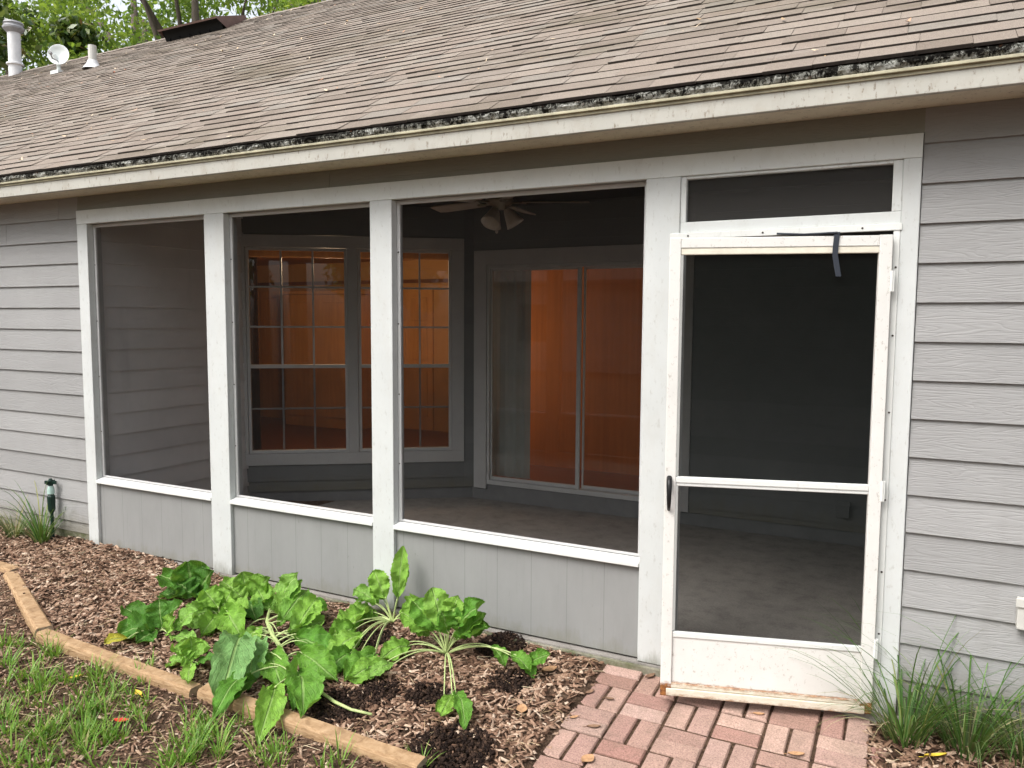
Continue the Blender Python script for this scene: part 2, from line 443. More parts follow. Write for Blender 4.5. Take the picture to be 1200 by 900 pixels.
M['darkcurtain'] = plain('dark brown curtain', (.07, .03, .012), .9, .3, 30)
M['roomfloor'] = plain('dark red wood floor', (.17, .06, .03), .35, .25, 4, (1, 12, 1))
M['whitemetal'] = plain('painted metal pipe', (.62, .62, .62), .5, .1, 10)
M['greymetal'] = plain('grey vent metal', (.30, .30, .31), .45, .15, 20)
M['brownvent'] = plain('brown vent metal', (.15, .095, .08), .6, .15, 20)
M['darkhole'] = plain('vent opening shade', (.006, .006, .006), .9, .1, 20)
M['dish'] = plain('dish white', (.66, .70, .68), .4, .06, 8)
M['fanwood'] = plain('fan blade', (.42, .36, .31), .5, .15, 6)
M['fanmetal'] = plain('fan metal', (.30, .26, .20), .35, .15, 10, metal=.4)
M['fanglass'] = plain('fan shade glass', (.60, .55, .49), .3, .1, 20)
M['stakegreen'] = plain('dark green plastic', (.010, .03, .022), .4, .1, 20)
M['stakegrey'] = plain('pale collar plastic', (.40, .55, .50), .4, .1, 20)
M['yellowleaf'] = plain('yellow leaf', (.62, .45, .05), .6, .2, 60)
M['redleaf'] = plain('red leaf', (.50, .045, .025), .6, .2, 60)
M['brownleaf'] = plain('brown leaf', (.20, .12, .075), .8, .3, 60)
M['tanleaf'] = plain('tan leaf', (.40, .23, .12), .8, .3, 60)
M['outlet'] = plain('outlet cover', (.52, .51, .47), .5, .06, 20)
M['nwall'] = plain('neighbour siding', (.72, .72, .70), .7, .05, 3)
M['nroof'] = plain('neighbour roof', (.20, .18, .17), .9, .2, 8)

# ------------------------------------------------------------------ terrain
def zg(x, y):
    d = min(max(-y, 0.), 1.3)
    z = -0.02 - 0.07 * d
    if x < -4.2: z += .035 * min(1, (-4.2 - x) / .8) * max(0, 1 - d / 1.2)
    if -1.295 < x < -.03 and -3.2 < y < .3: return -0.032 - .07 * d - .010      # bedding sand under the pavers
    z += .016 * mnoise.noise((x * 2.3, y * 2.3, 3.1)) + .008 * mnoise.noise((x * 7, y * 7, 1.7))
    return z

def axis(lo, hi, step, far):
    a = list(np.arange(lo, hi + 1e-6, step)); s = step
    while a[-1] < far: s *= 1.6; a.append(a[-1] + s)
    s = step
    while a[0] > -far: s *= 1.6; a.insert(0, a[0] - s)
    return np.array(a)
gx = axis(-8, 2.2, .05, 160); gy = axis(-4.2, .3, .05, 160)
gv = np.array([(x, y, zg(x, y) if (-20 < x < 12 and -12 < y < 6) else -.13) for y in gy for x in gx])
nx = len(gx); ny = len(gy)
gi = np.arange(nx * ny).reshape(ny, nx)
gf = np.stack([gi[:-1, :-1], gi[:-1, 1:], gi[1:, 1:], gi[1:, :-1]], -1).reshape(-1, 4)
tag(fastmesh('ground', gv, gf, M['ground'], smooth=True), 'brown leaf strewn garden soil around the house', 'ground', kind='structure')

# ------------------------------------------------------------------ house
HX0, HX1 = -16.0, 4.0
house = empty('house', (-4, 2.5, -.1), 'grey lap sided house with white screened porch and brown shingle roof', 'house')

def siding(mb, A, B, z0, z1, zb, out, e=.159, seams=()):
    """lap boards over the segment A->B between z0 and z1; a butt edge lies at zb + k*e; out = outward normal"""
    A = Vector((A[0], A[1], 0)); B = Vector((B[0], B[1], 0)); L = (B - A).length; d = (B - A) / L
    o = Vector((out[0], out[1], 0))
    k = math.floor((z0 - zb) / e)
    while zb + k * e < z1 - 1e-6:
        lo = max(z0, zb + k * e); hi = min(z1, zb + (k + 1) * e + .012)
        cuts = [0] + [c for (kk, c) in seams if kk == k and 0 < c < L] + [L]
        for i in range(len(cuts) - 1):
            a = A + d * (cuts[i] + (.0012 if i else 0)); b = A + d * (cuts[i + 1] - (.0012 if i < len(cuts) - 2 else 0))
            fl = (lo - (zb + k * e)) / e; fh = (hi - (zb + k * e)) / e
            tl = .0145 - .0125 * fl; th = .0145 - .0125 * fh
            vs = []
            for p in (a, b):
                vs += [p + o * tl + Vector((0, 0, lo)), p + o * max(th, .0008) + Vector((0, 0, hi)), p - o * .012 + Vector((0, 0, hi)), p - o * .012 + Vector((0, 0, lo))]
            mb.add(vs, [(0, 4, 5, 1), (1, 5, 6, 2), (2, 6, 7, 3), (3, 7, 4, 0), (0, 1, 2, 3), (7, 6, 5, 4)])
        k += 1
    return mb

# exterior siding
sm = MB(); siding(sm, (HX0, 0), (-5.337, 0), .075, 2.532, 2.382 - 14 * .159, (0, -1), seams=((13, 9.8), (10, 7.1), (5, 8.7), (14, 10.45), (2, 6.4)))
sm.build('siding_wall', M['siding'], house)
fd = MB(); fd.box(HX0, -5.337, -.004, .012, -.1, .075); fd.build('foundation', M['slabedge'], house)
sm = MB(); siding(sm, (.013, 0), (HX1, 0), .09, 2.532, 2.233 - 14 * .159, (0, -1), seams=((9, 2.1), (4, 1.6)))
sm.build('siding_wall', M['siding'], house)
fd = MB(); fd.box(.013, HX1, -.004, .012, -.12, .09); fd.build('foundation', M['slabedge'], house)
# frieze boards above the porch opening
fm = MB(); siding(fm, (-5.337, 0), (.013, 0), 2.434, 2.532, 2.382, (0, -1), seams=((0, 2.3),)); fm.build('frieze_board', M['frieze'], house)

# trim: header, posts, sills
b = MB(); b.box(-5.335, .01, -.022, .008, 2.336, 2.432); b.build('header_trim', M['trim'], house, bevel=.003)
b = MB(); b.box(-5.2, -.09, .008, .1, 2.345, 2.7); b.build('header_beam', M['shade_frame'], house)
def post(x0, x1, z0, z1, name='post', y1=.095):
    m = MB(); m.box(x0, x1, -.02, .03, z0, z1); o = m.build(name, M['post'], house, bevel=.004)
    m = MB(); m.box(x0 + .006, x1 - .006, .03, y1, max(z0, 0), z1 + .008); m.build('post_core', M['shade_frame'], o)
    return o
post(-5.335, -5.225, -.02, 2.336, 'corner_post')
post(-4.058, -3.884, .0, 2.336); post(-2.742, -2.592, .0, 2.336); post(-1.135, -.972, .004, 2.336)
post(-.058, .010, -.02, 2.336, 'corner_post')

bays = [(-5.225, -4.058), (-3.884, -2.742), (-2.592, -1.135)]
for i, (x0, x1) in enumerate(bays):
    k = MB(); k.box(x0 + .001, x1 - .001, .004, .05, .012, .472)
    if i == 2: pass
    k.build('knee_wall', M['panel'], house)
    s = MB(); s.add([(x0 - .0, -.026, .476), (x1, -.026, .476), (x1, -.026, .497), (x0, -.026, .497), (x0, .03, .512), (x1, .03, .512), (x1, .03, .476), (x0, .03, .476)],
                    [(0, 1, 2, 3), (3, 2, 5, 4), (4, 5, 6, 7), (7, 6, 1, 0), (0, 3, 4, 7), (1, 6, 5, 2)])
    s.build('window_sill', M['sill'], house, bevel=.003)
    s = MB(); s.box(x0, x1, .031, .1, .474, .506); s.build('sill_backing', M['shade_frame'], house)
    # screen with its white spline frame
    fr = MB(); w = .022; yy0, yy1 = .028, .045
    fr.box(x0, x0 + w, yy0, yy1, .513, 2.335); fr.box(x1 - w, x1, yy0, yy1, .513, 2.335)
    fr.box(x0 + w, x1 - w, yy0 + .001, yy1 - .001, 2.335 - w, 2.334); fr.box(x0 + w, x1 - w, yy0 + .002, yy1 - .002, .513, .513 + w * .6)
    f = fr.build('screen_frame', M['winframe'], house, bevel=.002)
    s = MB(); xa, xb = x0 + w * .6, x1 - w * .6; s.add([(xa, .036, .52), (xb, .036, .52), (xb, .036, 2.325), (xa, .036, 2.325)], [(0, 1, 2, 3)]); s.build('insect_screen', M['screen'], f)
    for zz in (.85, 1.25, 1.65, 2.05):
        sc = MB(); sc.lathe((x0 + .010, .0278, zz), [(0, -.0025), (.004, -.0025), (.0045, 0)], (0, 1, 0), 8)
        sc.build('screw', M['screw'], f)

# transom window over the door
tf = MB(); X0, X1 = -.972, -.058
tf.box(X0, X1, -.012, .03, 2.079, 2.128); tf.box(X0, X0 + .026, -.012, .03, 2.128, 2.335); tf.box(X1 - .036, X1, -.012, .03, 2.128, 2.335); tf.box(X0 + .026, X1 - .036, -.011, .03, 2.322, 2.3355)
t_ = tf.build('transom', M['trim'], house, bevel=.003)
s = MB(); xa, xb = X0 + .02, X1 - .03; s.add([(xa, .012, 2.12), (xb, .012, 2.12), (xb, .012, 2.328), (xa, .012, 2.328)], [(0, 1, 2, 3)]); s.build('insect_screen', M['transcreen'], t_)
# door jambs (metal z bars) and their screws
jm = MB(); jm.box(-.083, -.058, -.022, .028, 0, 2.05); j = jm.build('door_jamb', M['sill'], house, bevel=.002)
jm2 = MB(); jm2.box(-1.015, -.052, -.026, .0, 2.050, 2.0785); j2 = jm2.build('door_head', M['sill'], house, bevel=.002)
jm3 = MB(); jm3.box(-.972, -.95, -.018, .028, 0, 2.05); jm3.build('door_jamb', M['sill'], house, bevel=.002)
for zz in (.35, .62, .93, 1.3, 1.62, 1.9):
    m = MB(); m.lathe((-.069, -.0225, zz), [(0, -.0025), (.004, -.0025), (.0045, 0)], (0, 1, 0), 8); m.build('screw', M['screw'], j)
for xx in (-.93, -.6, -.2):
    m = MB(); m.lathe((xx, -.0265, 2.064), [(0, -.0025), (.004, -.0025), (.0045, 0)], (0, 1, 0), 8); m.build('screw', M['screw'], j2)

# screen door, hinged on the right and standing ajar
DA = R(16); HG = Vector((-.09, -.03, 0)); du = Vector((-math.cos(DA), -math.sin(DA), 0)); dn = Vector((math.sin(DA), -math.cos(DA), 0))
def dbox(mb, u0, u1, v0, v1, z0, z1):
    c = HG + du * (u0 + u1) / 2 + dn * (v0 + v1) / 2 + Vector((0, 0, (z0 + z1) / 2))
    return mb.obox(c, du * (u1 - u0) / 2, dn * (v1 - v0) / 2, Vector((0, 0, (z1 - z0) / 2)))
m = MB()
dbox(m, 0, .05, 0, .03, .005, 2.03); dbox(m, .84, .888, 0, .03, .0, 2.03); dbox(m, .05, .84, .001, .029, 1.985, 2.028)
door = m.build('screen_door', M['door'], house, bevel=.003)
m = MB(); dbox(m, .05, .84, .004, .026, 1.957, 1.985); m.build('top_bead', M['cream'], door, bevel=.003)
m = MB(); dbox(m, .05, .84, .004, .024, .955, .970); dbox(m, .05, .84, .002, .028, .970, .996); m.build('middle_rail', M['sill'], door, bevel=.003)
m = MB(); dbox(m, .05, .84, .006, .02, .062, .285); m.build('kick_plate', M['door'], door, bevel=.002)
m = MB(); dbox(m, .05, .84, .003, .025, .272, .296); m.build('kick_rail', M['sill'], door, bevel=.003)
m = MB(); dbox(m, .03, .862, .002, .034, .004, .038); dbox(m, .03, .862, .002, .028, .040, .062); m.build('bottom_sweep', M['rail'], door, bevel=.003)
for z0, z1 in ((.29, .96), (.99, 1.965)):
    m = MB(); pa, pb = HG + du * .045 + dn * .01, HG + du * .845 + dn * .01; zz_ = Vector((0, 0, 1)); m.add([pa + zz_ * z0, pb + zz_ * z0, pb + zz_ * z1, pa + zz_ * z1], [(0, 1, 2, 3)]); m.build('insect_screen', M['doorscreen'], door)
m = MB()
pts = [HG + du * .868 + dn * (.03 + .034 * math.sin(math.pi * i / 8) ** .6 + .002) + Vector((0, 0, .995 - .145 * i / 8)) for i in range(9)]
m.tube(pts, [.011, .012, .012, .011, .010, .010, .009, .008, .007], 8); m.build('handle', M['black'], door, smooth=True)
for zz in (.25, .93, 1.80):
    m = MB(); c = HG + dn * .012 + du * -.006
    m.box(c.x - .008, c.x + .010, c.y - .016, c.y + .0, zz, zz + .085); m.tube([(c.x, c.y - .016, zz), (c.x, c.y - .016, zz + .085)], .006, 8); m.build('hinge', M['sill'], door)
# black closing strap caught over the top of the door
m = MB()
sp0 = HG + du * .215 + dn * .033
def sbox(mb, a, b_, w, t):
    a = Vector(a); b_ = Vector(b_); d = (b_ - a); L = d.length; d.normalize()
    return mb
prev = None
path = [(0, 2.043), (.001, 2.03), (.003, 1.99), (.004, 1.95), (-.002, 1.90), (-.007, 1.862)]
for i in range(len(path) - 1):
    (o0, z0), (o1, z1) = path[i], path[i + 1]
    p0 = sp0 + du * o0 * 1.5 + Vector((0, 0, z0)); p1 = sp0 + du * o1 * 1.5 + Vector((0, 0, z1))
    c = (p0 + p1) / 2; m.obox(c, du * .011, dn * .0015, (p1 - p0) / 2 * 1.02)
m.build('strap', M['strap'], door, bevel=.001)
m = MB(); m.tube([sp0 + Vector((.0, -.002, 2.0405)), sp0 + du * .13 + Vector((0, .008, 2.036)), sp0 + du * .24 + Vector((0, .012, 2.041))], .0045, 6); m.build('strap', M['strap'], door)

# porch slab, curb and inner walls
YB = 2.65
b = MB(); b.box(-5.3, .05, -.03, 2.8, -.14, 0.0); b.build('porch_floor', M['slab'], house)
b = MB(); b.box(-4.9, -.93, -.05, -.031, -.14, -.004); b.build('slab_edge', M['slabedge'], house, bevel=.006)
A = Vector((-5.32, 1.46, 0)); B = Vector((-3.6, 2.69, 0)); wd = (B - A).normalized(); wn = Vector((wd.y, -wd.x, 0))   # wn faces the porch
Lw = (B - A).length
def wpt(u, v, z): return A + wd * u + wn * v + Vector((0, 0, z))
def wbox(mb, u0, u1, v0, v1, z0, z1):
    return mb.obox(wpt((u0 + u1) / 2, (v0 + v1) / 2, (z0 + z1) / 2), wd * (u1 - u0) / 2, wn * (v1 - v0) / 2, Vector((0, 0, (z1 - z0) / 2)))
CH = 2.69
cu = MB(); cu.box(-3.62, .05, YB + .008, YB + .1, .0, .105); wbox(cu, 0, Lw + .03, -.1, -.008, 0, .105); cu.box(-5.32, -5.28, .1, 1.5, 0, .03); cu.build('curb', M['curb'], house)
w = MB(); siding(w, (-5.29, .1), (-5.29, 1.49), .03, CH, .005, (1, 0)); w.build('porch_wall', M['lit_siding'], house)
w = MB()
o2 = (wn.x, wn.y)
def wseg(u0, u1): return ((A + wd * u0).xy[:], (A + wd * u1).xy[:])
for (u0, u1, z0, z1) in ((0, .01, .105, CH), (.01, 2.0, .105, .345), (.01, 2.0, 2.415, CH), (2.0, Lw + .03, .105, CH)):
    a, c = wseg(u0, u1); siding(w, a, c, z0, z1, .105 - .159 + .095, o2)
w.build('porch_wall', M['shaded_siding'], house)
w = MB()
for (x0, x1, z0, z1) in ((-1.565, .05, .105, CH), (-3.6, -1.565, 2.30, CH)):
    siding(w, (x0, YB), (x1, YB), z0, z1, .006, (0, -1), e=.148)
w.build('porch_wall', M['shaded_siding'], house)
w = MB(); siding(w, (.052, 2.66), (.052, .1), 0.0, CH, .005, (-1, 0)); w.build('porch_wall', M['shaded_siding'], house)
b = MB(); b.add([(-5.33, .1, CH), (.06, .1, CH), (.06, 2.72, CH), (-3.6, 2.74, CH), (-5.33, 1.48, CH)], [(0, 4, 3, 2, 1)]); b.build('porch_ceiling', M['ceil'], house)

# twin double hung window in the angled wall
tm = MB()
for (u0, u1, z0, z1) in ((.01, 2.0, 2.305, 2.412), (.01, 2.0, .348, .455), (.01, .06, .455, 2.305), (1.885, 2.0, .455, 2.305), (.945, 1.035, .455, 2.305)):
    wbox(tm, u0, u1, -.03, .022, z0, z1)
tm.build('window_trim', M['wintrim'], house, bevel=.003)
for (u0, u1) in ((.062, .943), (1.037, 1.883)):
    fm = MB(); s = .026; mz = 1.245
    wbox(fm, u0, u0 + s, -.025, .012, .457, 2.303); wbox(fm, u1 - s, u1, -.025, .012, .457, 2.303)
    wbox(fm, u0 + s, u1 - s, -.025, .011, 2.303 - s, 2.302); wbox(fm, u0 + s, u1 - s, -.025, .014, .457, .457 + s * 1.1)
    wbox(fm, u0 + s, u1 - s, -.022, .010, mz - .016, mz + .016)
    win = fm.build('window', M['winframe'], house, bevel=.002)
    gm = MB(); gm.add([wpt(u0 + s * .7, -.012, .47), wpt(u1 - s * .7, -.012, .47), wpt(u1 - s * .7, -.012, 2.29), wpt(u0 + s * .7, -.012, 2.29)], [(0, 1, 2, 3)]); gm.build('pane', M['glass'], win)
    mu = MB(); a0, a1 = u0 + s, u1 - s
    for kk in (1, 2):
        uu = a0 + (a1 - a0) * kk / 3; wbox(mu, uu - .008, uu + .008, -.0095, .000, .49, mz - .016); wbox(mu, uu - .008, uu + .008, -.0095, .000, mz + .016, 2.276)
    for zz in (1.60, 1.955): wbox(mu, a0, a1, -.009, -.001, zz - .008, zz + .008)
    wbox(mu, a0, a1, -.009, -.001, .855, .87); mu.build('muntin', M['winframe'], win)
    hs = MB(); hs.add([wpt(u0 + s * .7, .004, .48), wpt(u1 - s * .7, .004, .48), wpt(u1 - s * .7, .004, mz - .01), wpt(u0 + s * .7, .004, mz - .01)], [(0, 1, 2, 3)]); hs.build('half_screen', M['halfscreen'], win)
    bl = MB(); wbox(bl, u0 + .02, u1 - .02, -.09, -.04, 2.22, 2.285); bl.build('blind_rail', M['panelwood'], win, bevel=.004)
# honey coloured panel door and cupboard seen inside, through the left window
# sliding door
b = MB(); b.box(-3.592, -3.462, YB - .022, YB + .05, .108, 2.30); b.box(-3.462, -1.632, YB - .022, YB + .05, 2.165, 2.30); b.box(-1.632, -1.566, YB - .022, YB + .05, .108, 2.30)
b.build('door_trim', M['wintrim'], house, bevel=.003)
b = MB(); b.box(-3.46, -1.634, YB - .012, YB + .08, .150, .190); b.box(-3.46, -1.634, YB - .010, YB + .08, 2.135, 2.163); b.box(-3.46, -3.435, YB - .010, YB + .08, .190, 2.135); b.box(-1.66, -1.634, YB - .010, YB + .08, .190, 2.135)
sd = b.build('sliding_door', M['winframe'], house, bevel=.002)
b = MB(); b.box(-3.6, -1.57, YB + .004, YB + .06, .105, .149); b.build('door_plinth', M['curb'], house)
for (x0, x1, y) in ((-3.433, -2.545, YB + .012), (-2.535, -1.662, YB + .045)):
    b = MB(); w_ = .036; zlo, zhi = .192, 2.133
    b.box(x0, x0 + w_ * .45, y, y + .025, zlo, zhi); b.box(x1 - w_, x1, y, y + .025, zlo, zhi); b.box(x0 + w_ * .45, x1 - w_, y + .001, y + .024, zlo, zlo + .03); b.box(x0 + w_ * .45, x1 - w_, y + .001, y + .024, zhi - .02, zhi)
    pf = b.build('door_panel', M['winframe'], sd, bevel=.002)
    b = MB(); xa, xb = x0 + .012, x1 - .012; b.add([(xa, y + .012, zlo + .02), (xb, y + .012, zlo + .02), (xb, y + .012, zhi - .01), (xa, y + .012, zhi - .01)], [(0, 1, 2, 3)]); g_ = b.build('pane', M['glass'], sd)
# low wall sockets
def outlet(x, y, z, dark):
    m = MB(); m.box(x - .045, x + .045, y - .045, y, z - .06, z + .06); m.box(x - .052, x + .052, y - .052, y - .045, z + .03, z + .068)
    o = m.build('outlet_cover', M['shaded_siding'] if dark else M['outlet'], house, bevel=.004); return o
outlet(-.40, YB - .012, .275, True); outlet(.462, -.012, .535, False)

# lit orange room behind the glass
RB = 5.6
b = MB(); b.box(-11.0, -.5, RB, RB + .1, -.1, 2.52); b.box(-11.1, -11.0, .1, RB, -.1, 2.52); b.box(-.5, -.4, YB + .12, RB, -.1, 2.52); b.build('room_wall', M['orange'], house)
b = MB(); b.add([(-11, .1, 2.5), (-5.4, .1, 2.5), (-5.4, 1.52, 2.5), (-3.66, 2.77, 2.5), (-.45, 2.77, 2.5), (-.45, RB, 2.5), (-11, RB, 2.5)], [tuple(range(7))[::-1]]); b.build('room_ceiling', M['orange'], house)
b = MB(); b.add([(-11, .1, .1), (-5.4, .1, .1), (-5.4, 1.54, .1), (-3.68, 2.79, .1), (-.45, 2.79, .1), (-.45, RB, .1), (-11, RB, .1)], [tuple(range(7))]); b.build('room_floor', M['roomfloor'], house)
b = MB()
for k in range(9):
    x = -3.47 + .043 * k; b.obox((x, YB + .16, 1.17), (.025, .012 * (-1) ** k, 0), (.0, .0012, 0), (0, 0, .97))
b.build('vertical_blind', M['blind'], sd)
b = MB(); b.box(-4.25, -.5, 3.95, 4.05, .1, 2.5); b.build('room_wall', M['rust'], house)
def idoor(xc, w_, z1):
    m = MB(); m.box(xc - w_ / 2, xc + w_ / 2, RB - .03, RB - .002, .1, z1)
    for zz0, zz1 in ((.3, .95), (1.1, z1 - .55), (z1 - .45, z1 - .12)):
        for sx in (-1, 1): m.box(xc + sx * w_ * .23 - w_ * .16, xc + sx * w_ * .23 + w_ * .16, RB - .042, RB - .03, zz0, zz1)
    m.build('room_door', M['panelwood'], house, bevel=.008)
idoor(-8.75, .85, 2.1); idoor(-6.35, .8, 2.1)
b = MB(); b.box(-8.25, -6.9, RB - .5, RB - .003, .1, 2.02); b.box(-8.30, -6.85, RB - .54, RB - .003, 2.02, 2.07); cb = b.build('cupboard', M['panelwood'], house, bevel=.006)
for xx in (-7.93, -7.23):
    b = MB(); b.box(xx - .27, xx + .27, RB - .515, RB - .501, .25, 1.9); b.build('cupboard_door', M['panelwood'], cb, bevel=.01)
b = MB(); b.box(-11, -4.3, RB - .03, RB - .002, 2.18, 2.23); b.build('picture_rail', M['roomfloor'], house)
b = MB(); vs = []; n_ = 14
for i in range(n_):
    q = wpt(.07 + .075 * i / (n_ - 1), -.10 - .012 * (i % 2), 0); vs += [(q.x, q.y, .3), (q.x, q.y, 2.3)]
b.add(vs, [(2 * i, 2 * i + 2, 2 * i + 3, 2 * i + 1) for i in range(n_ - 1)]); b.build('curtain', M['darkcurtain'], house)

# eaves and roof
b = MB(); b.box(HX0 - .3, HX1 + .3, -.28, -.252, 2.518, 2.606); b.build('fascia', M['fascia'], house, bevel=.003)
b = MB(); b.box(HX0, HX1, -.251, .0, 2.533, 2.548); b.build('soffit', M['soffit'], house)
b = MB(); b.box(HX0 - .3, HX1 + .3, -.256, -.02, 2.5205, 2.532); 
SL = .625; RY = 5.0
def zr(y): return 2.66 + SL * (y + .30)
rs = MB()
rs.add([(HX0 - .3, -.27, zr(-.27) - .03), (HX1 + .3, -.27, zr(-.27) - .03), (HX1 + .3, RY, zr(RY) - .012), (HX0 - .3, RY, zr(RY) - .012), (HX1 + .3, RY + 5.6, zr(RY) - 3.5), (HX0 - .3, RY + 5.6, zr(RY) - 3.5)], [(0, 1, 2, 3), (3, 2, 4, 5)])
ang = math.atan(SL); ca, sa = math.cos(ang), math.sin(ang)
ex = .130; ncourse = int((RY + .3) / ca / ex) + 1
for c in range(ncourse):
    s0 = c * ex; x = HX0 - .3 - random.random() * .3
    row = []
    while x < HX1 + .3:
        wdt = random.choice((.14, .17, .2, .24, .28, .33)) * random.uniform(.9, 1.1)
        x0 = max(x, HX0 - .3); x1 = min(x + wdt, HX1 + .3); x += wdt
        if x1 - x0 < .01: continue
        up = random.random() < .55
        th = random.uniform(.010, .0135) if up else random.uniform(.006, .009)
        jit = random.uniform(-.003, .003) + (.0 if up else .004)
        a = s0 + jit; e_ = min(s0 + ex + .03, (RY + .3) / ca)
        def P(xx, s, h): return (xx, -.30 + s * ca - h * sa, 2.66 + s * sa + h * ca)
        g = .0008
        vs = [P(x0 + g, a, -.002), P(x1 - g, a, -.002), P(x1 - g, a, th), P(x0 + g, a, th), P(x1 - g, e_, .0015 + .001 * up), P(x0 + g, e_, .0015 + .001 * up)]
        rs.add(vs, [(0, 1, 2, 3), (3, 2, 4, 5), (0, 3, 5), (1, 4, 2)])
roof = rs.build('roof', M['shingle'], house)
M['shingleshade'] = plain('shingle course shadow line', (.04, .033, .028), .95, .3, 30)  # near-black butt faces paint the shadow lines between shingle courses
roof.data.materials.append(M['shingleshade'])
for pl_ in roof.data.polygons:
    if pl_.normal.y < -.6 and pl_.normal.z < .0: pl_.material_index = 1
# ridge caps
rc = MB(); x = HX0 - .3
while x < HX1 + .3:
    xx = min(x + .15, HX1 + .3); zt = zr(RY); h = random.uniform(.004, .010)
    for sgn in (-1, 1):
        rc.add([(x, RY, zt + .012 + h), (xx, RY, zt + .012), (xx, RY + sgn * .14, zt - .14 * SL + .013), (x, RY + sgn * .14, zt - .14 * SL + .013 + h)], [(0, 1, 2, 3)])
    x += .14
rc.build('ridge_cap', M['shingle'], roof)
# lichen crusted edge under the first course, then the metal drip edge
lm = MB(); xs = np.arange(HX0 - .3, HX1 + .3, .012); vs = []; fs = []
prof = [(.0, .612), (.012, .622), (.022, .634), (.020, .645), (.010, .654)]
for i, x in enumerate(xs):
    for (o_, z_) in prof:
        nse = mnoise.noise((x * 34, z_ * 60, 2.0)) * .010 + mnoise.noise((x * 9, z_ * 20, 5.0)) * .006
        vs.append((x, -.287 - o_ * .8 - max(-.004, nse), 2 + z_))
n_ = len(prof)
for i in range(len(xs) - 1):
    for k in range(n_ - 1): fs.append((i * n_ + k, (i + 1) * n_ + k, (i + 1) * n_ + k + 1, i * n_ + k + 1))
lm.add(vs, fs); lm.build('lichen_crust', M['moss'], roof)
b = MB(); b.box(HX0 - .3, HX1 + .3, -.300, -.281, 2.604, 2.616); b.box(HX0 - .3, HX1 + .3, -.287, -.281, 2.590, 2.604); b.build('drip_edge', M['drip'], roof, bevel=.002)
# off ridge vent
def rp(x, y, h=0): return Vector((x, y - h * sa, zr(y) + h * ca))
b = MB(); X0, X1, Y0, Y1 = -9.9, -8.72, 4.5, 4.98
b.add([rp(X0, Y0, .19), rp(X1, Y0, .19), rp(X1, Y1, .07), rp(X0, Y1, .07), rp(X0, Y0, .165), rp(X1, Y0, .165), rp(X1, Y1, .0), rp(X0, Y1, .0), rp(X0, Y0 + .1, 0.0), rp(X1, Y0 + .1, 0.0)],
      [(0, 1, 2, 3), (0, 4, 5, 1), (1, 5, 9, 6, 2), (0, 3, 7, 8, 4), (2, 6, 7, 3)])
rv = b.build('roof_vent', M['brownvent'], roof)
b = MB(); b.add([rp(X0 + .01, Y0 + .05, .165), rp(X1 - .01, Y0 + .05, .165), rp(X1 - .01, Y0 + .05, .01), rp(X0 + .01, Y0 + .05, .01)], [(0, 1, 2, 3)])
for k in range(5): b.box(X0 + .2 * k + .1, X0 + .2 * k + .11, Y0 + .02, Y0 + .1, zr(Y0) + .02, zr(Y0) + .09)
b.build('vent_opening_dark', M['darkhole'], roof)  # black sheet painted in for the shade inside the open hood
# flue pipe and plumbing vent
fx, fy = -14.1, 4.86
b = MB(); b.lathe((fx, fy, zr(fy) - .05), [(.105, 0), (.105, .20), (.135, .21), (.135, .235), (.1, .25), (.1, .80), (.105, .81), (.0, .81)]); b.build('flue_pipe', M['whitemetal'], roof, smooth=False)
b = MB(); b.lathe((fx, fy, zr(fy) + .76), [(.105, -.06), (.165, .0), (.17, .03), (.145, .06), (.145, .085), (.16, .09), (.145, .12), (.0, .14)]); b.build('flue_cap', M['greymetal'], roof)
b = MB(); px_, py_ = -10.40, 3.72
b.tube([(px_, py_, zr(py_) - .02), (px_, py_, zr(py_) + .30)], .055, 14); b.build('vent_pipe', M['outlet'], roof)
b = MB(); b.lathe((px_, py_, zr(py_)), [(.14, -.03), (.08, .05), (.06, .10)]); b.build('vent_boot', M['whitemetal'], roof)
# satellite dish
dx, dy = -11.55, 3.98
sdish = empty('satellite_dish', (dx, dy, zr(dy)), 'small white round dish on the roof beside the plumbing vent pipe', 'satellite dish')
b = MB(); b.tube([(dx, dy, zr(dy) - .01), (dx, dy - .01, zr(dy) + .14), (dx - .02, dy - .06, zr(dy) + .24)], .028, 10); b.build('mast', M['dish'], sdish)
b = MB(); b.box(dx - .09, dx + .09, dy - .08, dy + .08, zr(dy) - .055, zr(dy) + .012); b.build('foot', M['dish'], sdish)
ax = Vector((.55, -.80, .12)).normalized()
b = MB(); b.lathe(Vector((dx + .02, dy + .0, zr(dy) + .24)), [(.0, 0), (.06, .006), (.11, .02), (.15, .042), (.155, .042), (.11, .014), (.06, .0), (0, -.008)], ax, 28); b.build('reflector', M['dish'], sdish, smooth=True)
b = MB(); c0 = Vector((dx, dy, zr(dy) + .16)); b.tube([c0, c0 + ax * .22 + Vector((0, 0, -.05)), c0 + ax * .28], .010, 8); b.tube([c0 + ax * .25, c0 + ax * .31], .022, 8); b.build('feed_arm', M['greymetal'], sdish)

